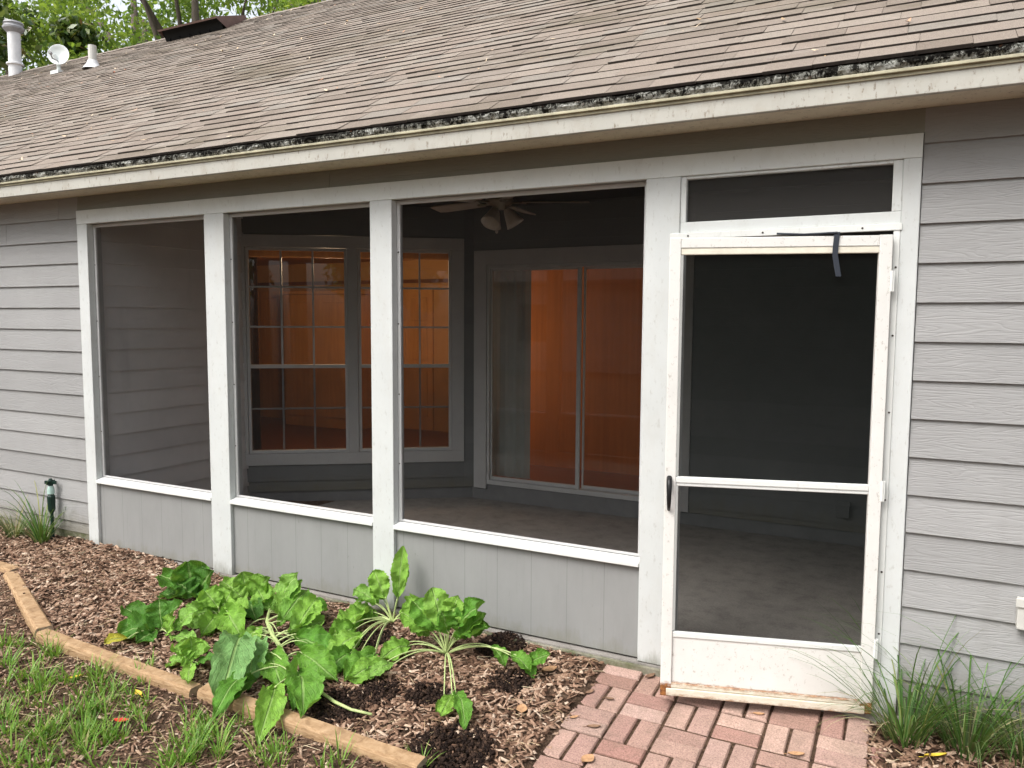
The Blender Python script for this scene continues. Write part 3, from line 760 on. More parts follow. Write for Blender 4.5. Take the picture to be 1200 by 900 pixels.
# ------------------------------------------------------------------ ceiling fan
fc = Vector((-2.62, 1.3, 2.60))
fan = empty('ceiling_fan', fc, 'ceiling fan with pale blades and bell glass lamps hanging inside the porch', 'ceiling fan')
b = MB(); b.lathe(fc, [(.0, 0), (.065, 0), (.06, -.03), (.03, -.04), (.02, -.05), (.085, -.06), (.10, -.085), (.09, -.115), (.05, -.125), (.045, -.15), (.0, -.155)]); b.build('motor', M['fanmetal'], fan, smooth=True)
for k in range(5):
    a = R(24 + 72 * k); d = Vector((math.cos(a), math.sin(a), 0)); p = Vector((-d.y, d.x, 0)); up = Vector((0, 0, 1))
    vs = []; n_ = 8
    for i in range(n_ + 1):
        t_ = i / n_; r_ = .16 + .47 * t_; hw = (.045 + .022 * t_) * (1 if i < n_ else .78)
        for sgn in (-1, 1):
            for hh in (0, .008): vs.append(fc + d * r_ + p * sgn * hw + up * (-.105 + sgn * hw * .2 + hh))
    fs = []
    for i in range(n_):
        q = 4 * i
        fs += [(q, q + 4, q + 6, q + 2), (q + 1, q + 3, q + 7, q + 5), (q, q + 1, q + 5, q + 4), (q + 2, q + 6, q + 7, q + 3)]
    fs += [(0, 2, 3, 1), (4 * n_, 4 * n_ + 1, 4 * n_ + 3, 4 * n_ + 2)]
    b = MB(); b.add(vs, fs); bl = b.build('blade', M['fanwood'], fan)
    b = MB(); b.obox(fc + d * .13 + up * -.108, d * .06, p * .018, up * .004); b.build('blade_arm', M['fanmetal'], bl)
for k in range(3):
    a = R(-95 + 120 * k); d = Vector((math.cos(a), math.sin(a), 0)); axd = (d * .62 + Vector((0, 0, -1))).normalized()
    c = fc + Vector((0, 0, -.15)) + d * .05
    b = MB(); b.lathe(c, [(.022, 0), (.032, .02), (.045, .06), (.058, .10), (.068, .125), (.065, .125), (.042, .06), (.028, .02)], axd, 20); b.build('lamp_shade', M['fanglass'], fan, smooth=True)
b = MB(); pc = fc + Vector((-.02, 0, -.155)); b.tube([pc, pc + Vector((0, 0, -.14))], .0015, 5); b.lathe(pc + Vector((0, 0, -.15)), [(0, .012), (.010, .006), (.012, 0), (.008, -.01), (0, -.013)], n=10); b.build('pull_chain', M['fanglass'], fan)

# ------------------------------------------------------------------ brick path
bp = MB(); P0x, P0y, pit = -1.09, -.022, .2025
def brick(cx, cy, lx, ly):
    g = .0062; hx, hy = lx / 2 - g, ly / 2 - g; dz = random.uniform(-.004, .004); rot = random.uniform(-.012, .012)
    cx += random.uniform(-.002, .002); cy += random.uniform(-.002, .002)
    tx, ty = random.uniform(-.012, .012), random.uniform(-.012, .012)
    vs = []
    for (sc, zz) in ((1, -.09), (1, -.007), (.965, 0)):
        for sx, sy in ((-1, -1), (1, -1), (1, 1), (-1, 1)):
            ix = sx * (hx - (.005 if zz == 0 else 0)); iy = sy * (hy - (.005 if zz == 0 else 0))
            X = cx + ix * math.cos(rot) - iy * math.sin(rot); Y = cy + ix * math.sin(rot) + iy * math.cos(rot)
            vs.append((X, Y, -.032 + .07 * max(Y, -1.3) + dz + zz + tx * ix + ty * iy))
    fs = [(8, 9, 10, 11)]
    for l in (0, 4):
        for k in range(4): fs.append((l + k, l + (k + 1) % 4, l + 4 + (k + 1) % 4, l + 4 + k))
    bp.add(vs, fs)
for i in range(-1, 5):
    for j in range(0, 13):
        cx = P0x + pit * (i + .5); cy = P0y - pit * (j + .5)
        if (i + j) % 2 == 1:
            for s in (-1, 1): brick(cx, cy + s * pit / 4, pit, pit / 2)
        else:
            for s in (-1, 1): brick(cx + s * pit / 4, cy, pit / 2, pit)
for j in range(1, 13):           # broken right edge, half sunk in the mulch
    cx = P0x + pit * 5.5; cy = P0y - pit * (j + .5)
    if j % 2 == 1:
        for s in (-1, 1): brick(cx - .02, cy + s * pit / 4, pit * .85, pit / 2)
    else: brick(cx - pit / 4, cy, pit / 2, pit)
tag(bp.build('brick_path', M['brick']), 'pink basket weave brick path leading to the screen door', 'path', kind='structure')
b = MB(); b.box(-1.285, -.06, -3.0, .0, -.25, -.2); 

# ------------------------------------------------------------------ timbers
def timber(a, c, za, zc, wdt, label, roll=0):
    a = Vector(a); c = Vector(c); d = (c - a); L = d.length; d.normalize(); p = Vector((-d.y, d.x, 0))
    n_ = max(4, int(L / .08)); prof = []
    h = .075; hw = wdt / 2
    for (u_, v_) in ((-hw, -h), (-hw, -.024), (-hw * .9, -.010), (-hw * .68, -.001), (hw * .68, -.001), (hw * .9, -.010), (hw, -.024), (hw, -h)): prof.append((u_, v_))
    m = MB(); vs = []
    for i in range(n_ + 1):
        t_ = i / n_; q = a + d * L * t_; zt = za + (zc - za) * t_
        wob = .0025 * mnoise.noise((q.x * 3, q.y * 3, 9)); 
        for (u_, v_) in prof:
            vs.append((q + p * (u_ + wob)).to_tuple()[:2] + (zt + v_ + .0015 * mnoise.noise((q.x * 6, q.y * 6, u_ * 30)) + roll * u_,))
    k_ = len(prof); fs = []
    for i in range(n_):
        for k in range(k_ - 1): fs.append((i * k_ + k, i * k_ + k + 1, (i + 1) * k_ + k + 1, (i + 1) * k_ + k))
    m.add(vs, fs)
    e1 = [vs[k] for k in range(k_)]; e2 = [vs[n_ * k_ + k] for k in range(k_)]
    o = m.build('landscape_timber', M['timber']); tag(o, label, 'timber', 'timbers edging the mulch bed')
    for e in (e1, e2):
        m2 = MB(); m2.add(e, [tuple(range(k_))]); m2.build('end_face', M['endgrain'], o)
    return o
ZT = -.04
timber((-6.7, -.52, 0), (-5.33, -.555, 0), -.0, -.02, .095, 'pale timber length at the far left corner of the mulch bed')
timber((-5.295, -.61, 0), (-4.235, -1.045, 0), -.022, -.045, .095, 'short angled timber at the left bend of the mulch bed edge')
timber((-4.20, -1.075, 0), (-2.93, -1.135, 0), -.045, -.052, .078, 'long half round timber in front of the left leafy plants')
timber((-2.90, -1.115, 0), (-1.645, -1.155, 0), -.05, -.055, .080, 'half round timber with its cut end near the brick path', .1)

# ------------------------------------------------------------------ mulch, soil, straw
def chips(name, pts, mat, L=(.015, .05), W=(.006, .016), T=(.002, .006), tilt=.45, lift=.008, label='', cat='mulch', kind='stuff'):
    n_ = len(pts); pts = np.asarray(pts)
    l = rng.uniform(*L, n_) / 2; w_ = rng.uniform(*W, n_) / 2; t_ = rng.uniform(*T, n_) / 2
    yaw = rng.uniform(0, 2 * np.pi, n_); pit_ = rng.normal(0, tilt, n_) * .6; rol = rng.normal(0, tilt, n_)
    ax_ = np.stack([np.cos(yaw) * np.cos(pit_), np.sin(yaw) * np.cos(pit_), np.sin(pit_)], 1)
    sd_ = np.stack([-np.sin(yaw), np.cos(yaw), np.zeros(n_)], 1); up_ = np.cross(ax_, sd_)
    ay = sd_ * np.cos(rol)[:, None] + up_ * np.sin(rol)[:, None]; az = np.cross(ax_, ay)
    c = pts + np.array([0, 0, 1]) * (rng.uniform(0, lift, n_) + .002)[:, None]
    sg = np.array([(-1, -1, -1), (1, -.7, -1), (1, .7, -1), (-1, 1, -1), (-.8, -.8, 1), (.9, -.5, 1), (.8, .6, 1), (-.9, .7, 1)])
    sg = sg[None] * rng.uniform(.75, 1.1, (n_, 8, 3))
    V = c[:, None] + sg[:, :, 0:1] * (ax_ * l[:, None])[:, None] + sg[:, :, 1:2] * (ay * w_[:, None])[:, None] + sg[:, :, 2:3] * (az * t_[:, None])[:, None]
    F = np.array([(4, 5, 6, 7), (0, 1, 5, 4), (1, 2, 6, 5), (2, 3, 7, 6), (3, 0, 4, 7)])
    F = (F[None] + (np.arange(n_) * 8)[:, None, None]).reshape(-1, 4)
    o = fastmesh(name, V.reshape(-1, 3), F, mat)
    return tag(o, label, cat, kind=kind)

def edge_y(x):
    """front edge of the mulch bed (along the timbers)"""
    if x < -5.3: return -.54
    if x < -4.22: return -.6 - (x + 5.3) * .44
    return -1.1
bed = []; lawn = []; soilp = []
holes = [(-1.83, -.13, .13), (-1.63, -.42, .10), (-1.60, -1.0, .17), (-2.25, -.95, .14), (-2.15, -.75, .10), (-2.5, -.35, .1), (-2.9, -.5, .1), (-1.93, -.68, .1)]
while len(bed) < 25000:
    x = random.uniform(-7.2, 1.4); y = random.uniform(-1.9, -.005)
    if x > -1.28:
        if x < -.09: continue
        if y < -1.4: continue
    elif y < edge_y(x): continue
    skip = False
    for (hx, hy, hr) in holes:
        if (x - hx) ** 2 + (y - hy) ** 2 < (hr * (.75 + .4 * mnoise.noise((x * 9, y * 9, 0)))) ** 2: skip = random.random() < .9
    if skip: continue
    bed.append((x, y, zg(x, y) + random.random() * .006))
chips('mulch', bed, M['mulch'], L=(.010, .068), W=(.005, .022), label='reddish brown bark mulch covering the bed', cat='mulch')
for i in range(19000):
    x = random.uniform(-6, -1.0); y = random.uniform(-2.3, -.56)
    if y > edge_y(x) - .04 or (x > -1.29): continue
    if mnoise.noise((x * 1.7, y * 1.7, 8)) < -.25 and random.random() < .5: continue
    lawn.append((x, y, zg(x, y)))
chips('lawn_litter', lawn, M['lawnlitter'], L=(.01, .045), W=(.004, .014), label='scattered bark chips on the thin lawn in front of the timbers', cat='litter')
for (hx, hy, hr) in holes:
    for k in range(int(9000 * hr * hr * 3.2)):
        a = random.uniform(0, 6.283); r_ = hr * math.sqrt(random.random()) * 1.05
        x, y = hx + r_ * math.cos(a), hy + r_ * math.sin(a); 
        hump = .045 * max(0, 1 - (r_ / hr) ** 2) if hx > -1.85 and hy > -.2 else .008
        soilp.append((x, y, zg(x, y) + hump))
chips('dark_soil', soilp, M['soil'], L=(.006, .022), W=(.005, .018), T=(.004, .014), tilt=.8, lift=.012, label='patches of dark damp potting soil in the mulch', cat='soil')
st = []
for k in range(1500):
    x = random.uniform(-5.5, 1.2); y = random.uniform(-2.2, -.05)
    if -1.3 < x < -.06: continue
    st.append((x, y, zg(x, y) + .006))
chips('pine_straw', st, M['straw'], L=(.04, .13), W=(.0015, .003), T=(.0012, .0025), tilt=.2, lift=.012, label='thin dry straw and needles on the mulch', cat='straw')
rl = []
for k in range(420):
    x = random.uniform(-13, 2); y = random.uniform(-.25, 4.8); rl.append((x, y, zr(y) + .016))
# litter lies along the slope
n_ = len(rl); V = []; F = []
for i, (x, y, z) in enumerate(rl):
    a = random.uniform(0, 6.283); L_ = random.uniform(.006, .034); W_ = L_ * random.uniform(.08, .5)
    d = Vector((math.cos(a), math.sin(a) * ca, math.sin(a) * sa)); nrm = Vector((0, -sa, ca)); p = nrm.cross(d)
    c = Vector((x, y, z)); cu_ = random.uniform(.1, .5) * L_
    for (s, t_) in ((-1, -.6), (-1, .6), (0, -1), (0, 1), (1, -.4), (1, .4)): V.append(c + d * s * L_ + p * t_ * W_ + nrm * (cu_ * (s * s) + .004))
    F += [(i * 6, i * 6 + 2, i * 6 + 3, i * 6 + 1), (i * 6 + 2, i * 6 + 4, i * 6 + 5, i * 6 + 3)]
tag(fastmesh('roof_litter', np.array([tuple(v) for v in V]), np.array(F), M['litter']), 'dry pale leaf bits scattered over the roof shingles', 'leaf litter', kind='stuff')

# ------------------------------------------------------------------ strap grass
def blades(base, n_, L, spread, W, curve=1.0, lean=(0, 0), seg=7, r0=.04, up=1.0):
    V = []; F = []
    for i in range(n_):
        a = random.uniform(0, 6.283); ll = random.uniform(*L); w_ = random.uniform(*W)
        p = Vector(base) + Vector((math.cos(a), math.sin(a), 0)) * r0 * math.sqrt(random.random())
        a2 = a + random.uniform(-.5, .5)
        d = Vector((math.cos(a2) * spread * random.uniform(.25, 1) + lean[0], math.sin(a2) * spread * random.uniform(.25, 1) + lean[1], up)).normalized()
        b0 = len(V); side = d.cross(Vector((0, 0, 1)))
        if side.length < .05: side = Vector((1, 0, 0))
        side.normalize(); side = (side + Vector((random.uniform(-.5, .5), random.uniform(-.5, .5), 0))).normalized()
        g = random.uniform(.5, 1.5) * curve
        for s in range(seg + 1):
            t_ = s / seg; ww = w_ * (1 - t_ ** 2.2) * .5 + .0003
            V.append(p + side * ww); V.append(p - side * ww)
            p = p + d * ll / seg
            d = (d + Vector((d.x * .15, d.y * .15, -.30 * g * t_)) ).normalized()
            if p.z < zg(p.x, p.y) + .005: p.z = zg(p.x, p.y) + .005
        for s in range(seg): F.append((b0 + 2 * s, b0 + 2 * s + 1, b0 + 2 * s + 3, b0 + 2 * s + 2))
    return np.array([tuple(v) for v in V]), np.array(F)
GR = 'strap leaved grass clumps along the house wall'
def clump(name, x, y, n_, L, spread, W, label, mat, dry=0, **kw):
    z = zg(x, y)
    e = empty(name, (x, y, z), label, 'grass clump', GR)
    V, F = blades((x, y, z), n_, L, spread, W, **kw); fastmesh('foliage', V, F, mat, e)
    if dry:
        V, F = blades((x, y, z), dry, (L[0] * .5, L[1] * .7), spread * 1.5, W, curve=1.8); fastmesh('dry_foliage', V, F, M['dryblade'], e)
    return e
clump('grass_clump', .045, -.155, 90, (.25, .80), .8, (.004, .008), 'dense green strap grass clump right against the open door hinge side', M['blade'], 40, curve=1.2, r0=.07)
clump('grass_clump', .27, -.14, 80, (.25, .86), .8, (.004, .008), 'tall arching strap grass clump in the mulch below the grey siding, right of the door', M['blade'], 40, curve=1.15, r0=.08)
clump('grass_clump', .47, -.12, 60, (.25, .82), .8, (.004, .008), 'strap grass clump at the right frame edge under the wall outlet', M['blade'], 35, curve=1.4, r0=.07)
clump('grass_clump', -5.70, -.15, 55, (.22, .62), .7, (.006, .010), 'green strap grass clump around the sprinkler stake at the left corner post', M['blade'], 16, curve=1.1)
clump('grass_clump', -6.02, -.16, 40, (.16, .42), .8, (.005, .010), 'thin half dry grass clump at the left frame edge by the siding', M['dryblade'], 30, curve=1.0)

# sprinkler stake
sx, sy = -5.705, -.06; sz = zg(sx, sy)
st_ = empty('garden_stake', (sx, sy, sz), 'dark green sprinkler stake with pale collar in the grass by the left siding', 'garden stake')
b = MB(); b.tube([(sx, sy, sz - .02), (sx, sy, sz + .30)], .012, 10); b.lathe((sx, sy, sz), [(.013, .20), (.026, .23), (.028, .33), (.018, .345)], n=14); b.build('stake', M['stakegreen'], st_)
b = MB(); b.lathe((sx, sy, sz), [(.019, .345), (.026, .35), (.024, .385), (.016, .41), (0, .41)], n=14); b.build('collar', M['stakegrey'], st_)
b = MB(); b.lathe((sx, sy, sz), [(0, .41), (.017, .411), (.016, .45), (.01, .465), (0, .466)], n=12)
for a in (0, 1.57, 3.14, 4.71): b.obox((sx + .026 * math.cos(a + .4), sy + .026 * math.sin(a + .4), sz + .435), (.018 * math.cos(a + .4), .018 * math.sin(a + .4), 0), (-.006 * math.sin(a + .4), .006 * math.cos(a + .4), 0), (0, 0, .012))
b.build('sprinkler_head', M['stakegreen'], st_)

# lawn grass
cent = [(-4.08, -1.25, .22, 70), (-3.44, -1.51, .3, 170), (-3.03, -1.62, .28, 170), (-2.56, -1.45, .13, 110), (-3.45, -1.20, .2, 60), (-2.2, -1.33, .10, 26), (-3.9, -1.6, .4, 190), (-3.0, -1.95, .4, 140), (-2.75, -1.3, .1, 26), (-3.2, -1.3, .16, 40), (-1.95, -1.32, .1, 22), (-4.5, -1.45, .3, 80), (-1.67, -1.12, .03, 8), (-2.5, -1.22, .05, 16), (-2.35, -1.6, .3, 50)]
VV = []; FF = []; off = 0
for (cx, cy, cr, cn) in cent:
    nt = max(1, int(cn / 5.5))
    for k in range(nt):
        a = random.uniform(0, 6.283); r_ = cr * math.sqrt(random.random()); x, y = cx + r_ * math.cos(a), cy + r_ * math.sin(a)
        V, F = blades((x, y, zg(x, y)), 14, (.03, .13), 1.0, (.003, .0075), curve=1.3, seg=4, r0=.03)
        VV.append(V); FF.append(F + off); off += len(V)
tag(fastmesh('lawn_grass', np.concatenate(VV), np.concatenate(FF), M['grass']), 'sparse bright green grass tufts in the thin lawn', 'grass', kind='stuff')

# ------------------------------------------------------------------ leafy vegetables
PLANTS = {'arch': ([-2.517, -0.141, -0.03],
          [([-2.508, -0.427, 0.018], [-2.529, -0.66, -0.033], 0.144, 0.6), ([-2.695, -0.141, 0.007], [-2.638, -0.45, -0.018], 0.146, 0.6),
           ([-2.317, -0.562, 0.008], [-2.34, -0.772, -0.041], 0.137, 0.15), ([-2.49, -0.121, 0.126], [-2.48, -0.091, 0.412], 0.105, 0.6), ([-2.563, -0.141, 0.11], [-2.659, -0.121, 0.256], 0.125, 0.6),
           ([-2.61, -0.141, 0.072], [-2.779, -0.141, 0.133], 0.135, 0.6), ([-2.632, -0.161, -0.015], [-2.814, -0.161, 0.012], 0.125, 0.6),
           ([-2.438, -0.121, 0.056], [-2.372, -0.101, 0.139], 0.105, 0.6), ([-2.583, -0.375, 0.022], [-2.701, -0.457, -0.018], 0.137, 0.15),
           ([-2.439, -0.597, 0.006], [-2.477, -0.746, -0.039], 0.129, 0.15)]),
 'back': ([-3.487, -0.273, -0.039],
          [([-3.529, -0.273, -0.025], [-3.697, -0.273, 0.074], 0.155, 0.6), ([-3.507, -0.253, -0.007], [-3.555, -0.243, 0.141], 0.155, 0.6),
           ([-3.43, -0.273, 0.013], [-3.317, -0.273, 0.157], 0.163, 0.6), ([-3.387, -0.303, -0.001], [-3.226, -0.313, 0.102], 0.152, 0.6),
           ([-3.488, -0.313, -0.036], [-3.621, -0.333, -0.022], 0.143, 0.15), ([-3.401, -0.323, -0.007], [-3.224, -0.464, -0.019], 0.141, 0.15),
           ([-3.469, -0.303, -0.005], [-3.547, -0.333, 0.065], 0.122, 0.6)]),
 'fan': ([-2.059, -0.309, -0.042],
         [([-2.105, -0.309, 0.081], [-2.263, -0.309, 0.207], 0.158, 0.15), ([-2.074, -0.309, 0.096], [-2.172, -0.269, 0.283], 0.149, 0.6),
          ([-2.038, -0.309, 0.103], [-2.01, -0.279, 0.268], 0.131, 0.6), ([-2.002, -0.309, 0.1], [-1.843, -0.309, 0.28], 0.13, 0.15), ([-1.982, -0.309, 0.077], [-1.812, -0.329, 0.162], 0.13, 0.15),
          ([-2.134, -0.329, 0.073], [-2.325, -0.329, 0.147], 0.132, 0.6), ([-2.028, -0.349, 0.101], [-2.033, -0.389, 0.22], 0.13, 0.15), ([-2.218, -0.611, 0.005], [-2.325, -0.765, -0.04], 0.117, 0.6),
          ([-2.251, -0.359, -0.021], [-2.303, -0.54, -0.024], 0.124, 0.6), ([-1.794, -0.309, 0.053], [-1.696, -0.349, -0.007], 0.076, 0.15),
          ([-1.678, -0.329, 0.041], [-1.548, -0.369, 0.008], 0.083, 0.15), ([-1.576, -0.329, 0.028], [-1.473, -0.309, 0.084], 0.082, 0.15),
          ([-1.76, -0.708, -0.002], [-1.612, -0.869, -0.047], 0.085, 0.15), ([-1.767, -0.726, -0.004], [-1.759, -0.838, -0.045], 0.077, 0.6)]),
 'flop': ([-3.241, -0.343, -0.044],
          [([-3.071, -0.718, -0.003], [-2.676, -1.22, -0.029], 0.198, 0.85), ([-2.971, -0.715, -0.003], [-2.721, -1.012, -0.058], 0.151, 0.85),
           ([-2.559, -0.853, -0.013], [-2.275, -1.126, -0.022], 0.181, 0.15), ([-2.549, -1.016, -0.025], [-2.357, -1.304, -0.079], 0.134, 0.6),
           ([-3.201, -0.343, -0.006], [-3.083, -0.283, 0.217], 0.148, 0.6), ([-3.241, -0.343, -0.024], [-3.361, -0.313, 0.089], 0.138, 0.6),
           ([-2.876, -0.526, 0.011], [-2.881, -0.343, 0.13], 0.147, 0.6), ([-2.799, -0.597, 0.006], [-2.54, -0.608, -0.029], 0.161, 0.15),
           ([-2.679, -0.704, -0.002], [-2.378, -0.789, -0.042], 0.155, 0.15), ([-2.882, -0.571, 0.008], [-2.808, -0.373, 0.017], 0.145, 0.6),
           ([-3.073, -0.613, 0.005], [-2.969, -0.799, -0.043], 0.129, 0.6), ([-3.019, -0.478, 0.014], [-3.045, -0.243, 0.12], 0.141, 0.15),
           ([-2.748, -0.989, -0.023], [-2.618, -1.311, -0.035], 0.106, 0.15), ([-2.815, -0.765, -0.006], [-2.564, -0.957, -0.054], 0.147, 0.15),
           ([-3.014, -0.383, 0.021], [-2.929, -0.203, 0.016], 0.144, 0.15)]),
 'left': ([-3.657, -0.761, -0.073],
          [([-3.629, -0.761, -0.048], [-3.687, -0.731, 0.107], 0.151, 0.15), ([-3.646, -0.791, -0.041], [-3.806, -0.904, -0.05], 0.17, 0.15),
           ([-3.656, -0.761, -0.044], [-3.939, -0.761, 0.023], 0.142, 0.15), ([-3.624, -0.741, -0.015], [-3.495, -0.741, 0.134], 0.123, 0.15),
           ([-3.532, -0.761, -0.02], [-3.354, -0.761, 0.109], 0.131, 0.6), ([-3.485, -0.811, -0.04], [-3.291, -0.841, -0.01], 0.111, 0.6),
           ([-3.537, -0.801, -0.035], [-3.466, -0.811, 0.077], 0.112, 0.6), ([-3.635, -0.811, -0.065], [-3.62, -0.928, -0.052], 0.122, 0.15),
           ([-3.634, -0.967, -0.021], [-3.775, -1.008, -0.057], 0.059, 1.0)]),
 'middle': ([-3.457, -0.51, -0.056],
            [([-3.428, -0.51, -0.0], [-3.232, -0.53, 0.072], 0.166, 0.6), ([-3.487, -0.53, 0.006], [-3.587, -0.647, -0.032], 0.166, 0.6), ([-3.467, -0.51, 0.023], [-3.574, -0.51, 0.105], 0.157, 0.6),
             ([-3.356, -0.55, 0.036], [-3.121, -0.664, -0.033], 0.173, 0.6), ([-3.427, -0.56, -0.003], [-3.359, -0.727, -0.037], 0.125, 0.6),
             ([-3.46, -0.48, 0.014], [-3.41, -0.46, 0.127], 0.148, 0.6), ([-3.509, -0.51, 0.005], [-3.691, -0.51, 0.014], 0.147, 0.6)]),
 'rear': ([-3.904, -0.375, -0.046],
          [([-3.768, -0.395, -0.022], [-4.094, -0.395, 0.091], 0.227, 0.15), ([-3.835, -0.375, -0.013], [-3.907, -0.345, 0.181], 0.24, 0.15),
           ([-3.813, -0.355, 0.006], [-3.713, -0.335, 0.154], 0.177, 0.15), ([-3.866, -0.425, -0.023], [-4.04, -0.455, -0.017], 0.135, 0.15),
           ([-3.773, -0.415, -0.0], [-3.869, -0.455, 0.091], 0.175, 0.15)]),
 'rosette': ([-3.166, -0.951, -0.087],
             [([-3.171, -0.951, -0.061], [-3.3, -0.951, -0.007], 0.112, 0.6), ([-3.195, -0.931, -0.065], [-3.208, -0.921, 0.055], 0.131, 0.6),
              ([-3.165, -0.941, -0.063], [-3.063, -0.931, 0.034], 0.095, 0.6), ([-3.161, -0.981, -0.073], [-3.281, -1.011, -0.087], 0.112, 0.6),
              ([-3.112, -0.971, -0.062], [-2.984, -0.971, 0.013], 0.073, 0.15), ([-3.142, -0.981, -0.06], [-3.165, -1.011, -0.0], 0.094, 0.6),
              ([-3.119, -1.001, -0.06], [-2.945, -1.168, -0.025], 0.076, 0.6)])}
FLOPSPINE = [[-2.541, -0.891, -0.027], [-2.664, -0.805, -0.021], [-2.831, -0.688, -0.012], [-2.985, -0.591, -0.005], [-3.113, -0.492, 0.002], [-3.213, -0.37, 0.011]]
FLOPTAIL = [[-2.399, -0.899, -0.063], [-2.259, -0.944, -0.066], [-2.144, -0.966, -0.068], [-2.04, -0.955, -0.067]]

VIEW = Vector((0, -3.6, 1.68))
def leaf_mesh(P1, P2, width, wav, droop, seed, side_roll=0.0, frill=.05):
    P1 = Vector(P1); P2 = Vector(P2); ax_ = P2 - P1; L = ax_.length; ax_.normalize()
    tov = (VIEW - P1).normalized()
    nrm = (Vector((0, 0, .75)) + tov * .8); nrm = (nrm - ax_ * nrm.dot(ax_)).normalized()
    sd_ = ax_.cross(nrm).normalized()
    if side_roll: q = Matrix.Rotation(side_roll, 3, ax_); nrm = q @ nrm; sd_ = q @ sd_
    NU, NV = 15, 38; vs = []; uv = []
    for j in range(NV + 1):
        v = j / NV
        prof = (math.sin(math.pi * min(1, v * .93 + .05)) ** .6) * (.68 + .42 * v) * (1 if v < .8 else 1 - ((v - .8) / .2) ** 2 * .45)
        hw = width / 2 * prof * (1 + frill * .45 * math.sin(v * 23 + seed) + frill * math.sin(v * 61 + seed * 2) + frill * .7 * math.sin(v * 97 + seed))
        if v < .12: hw *= .35 + .65 * v / .12
        for i in range(NU):
            u = i / (NU - 1) * 2 - 1
            edge = abs(u)
            h = (.16 * (u * u) - .03) * width * (1 + .6 * math.sin(seed * 3.1))                      # cupped or arched
            h += droop * L * .35 * math.sin(math.pi * v) - abs(droop) * .12 * L * v * v
            h += wav * width * (.11 * edge * math.sin(v * 17 + seed + (2.1 if u > 0 else 0)) + .05 * mnoise.noise((u * 2.5 + seed, v * 6, seed)) * 2)
            h += width * .035 * math.cos(v * 9 * 2 * math.pi - edge * 15) * edge * .5
            vs.append(P1 + ax_ * (L * v + .05 * L * mnoise.noise((u, v * 3, seed + 4)) * edge) + sd_ * (u * hw) + nrm * h); uv.append((i / (NU - 1), v))
    fs = [(j * NU + i, j * NU + i + 1, (j + 1) * NU + i + 1, (j + 1) * NU + i) for j in range(NV) for i in range(NU - 1)]
    return np.array([tuple(v) for v in vs]), np.array(fs), np.array(uv)

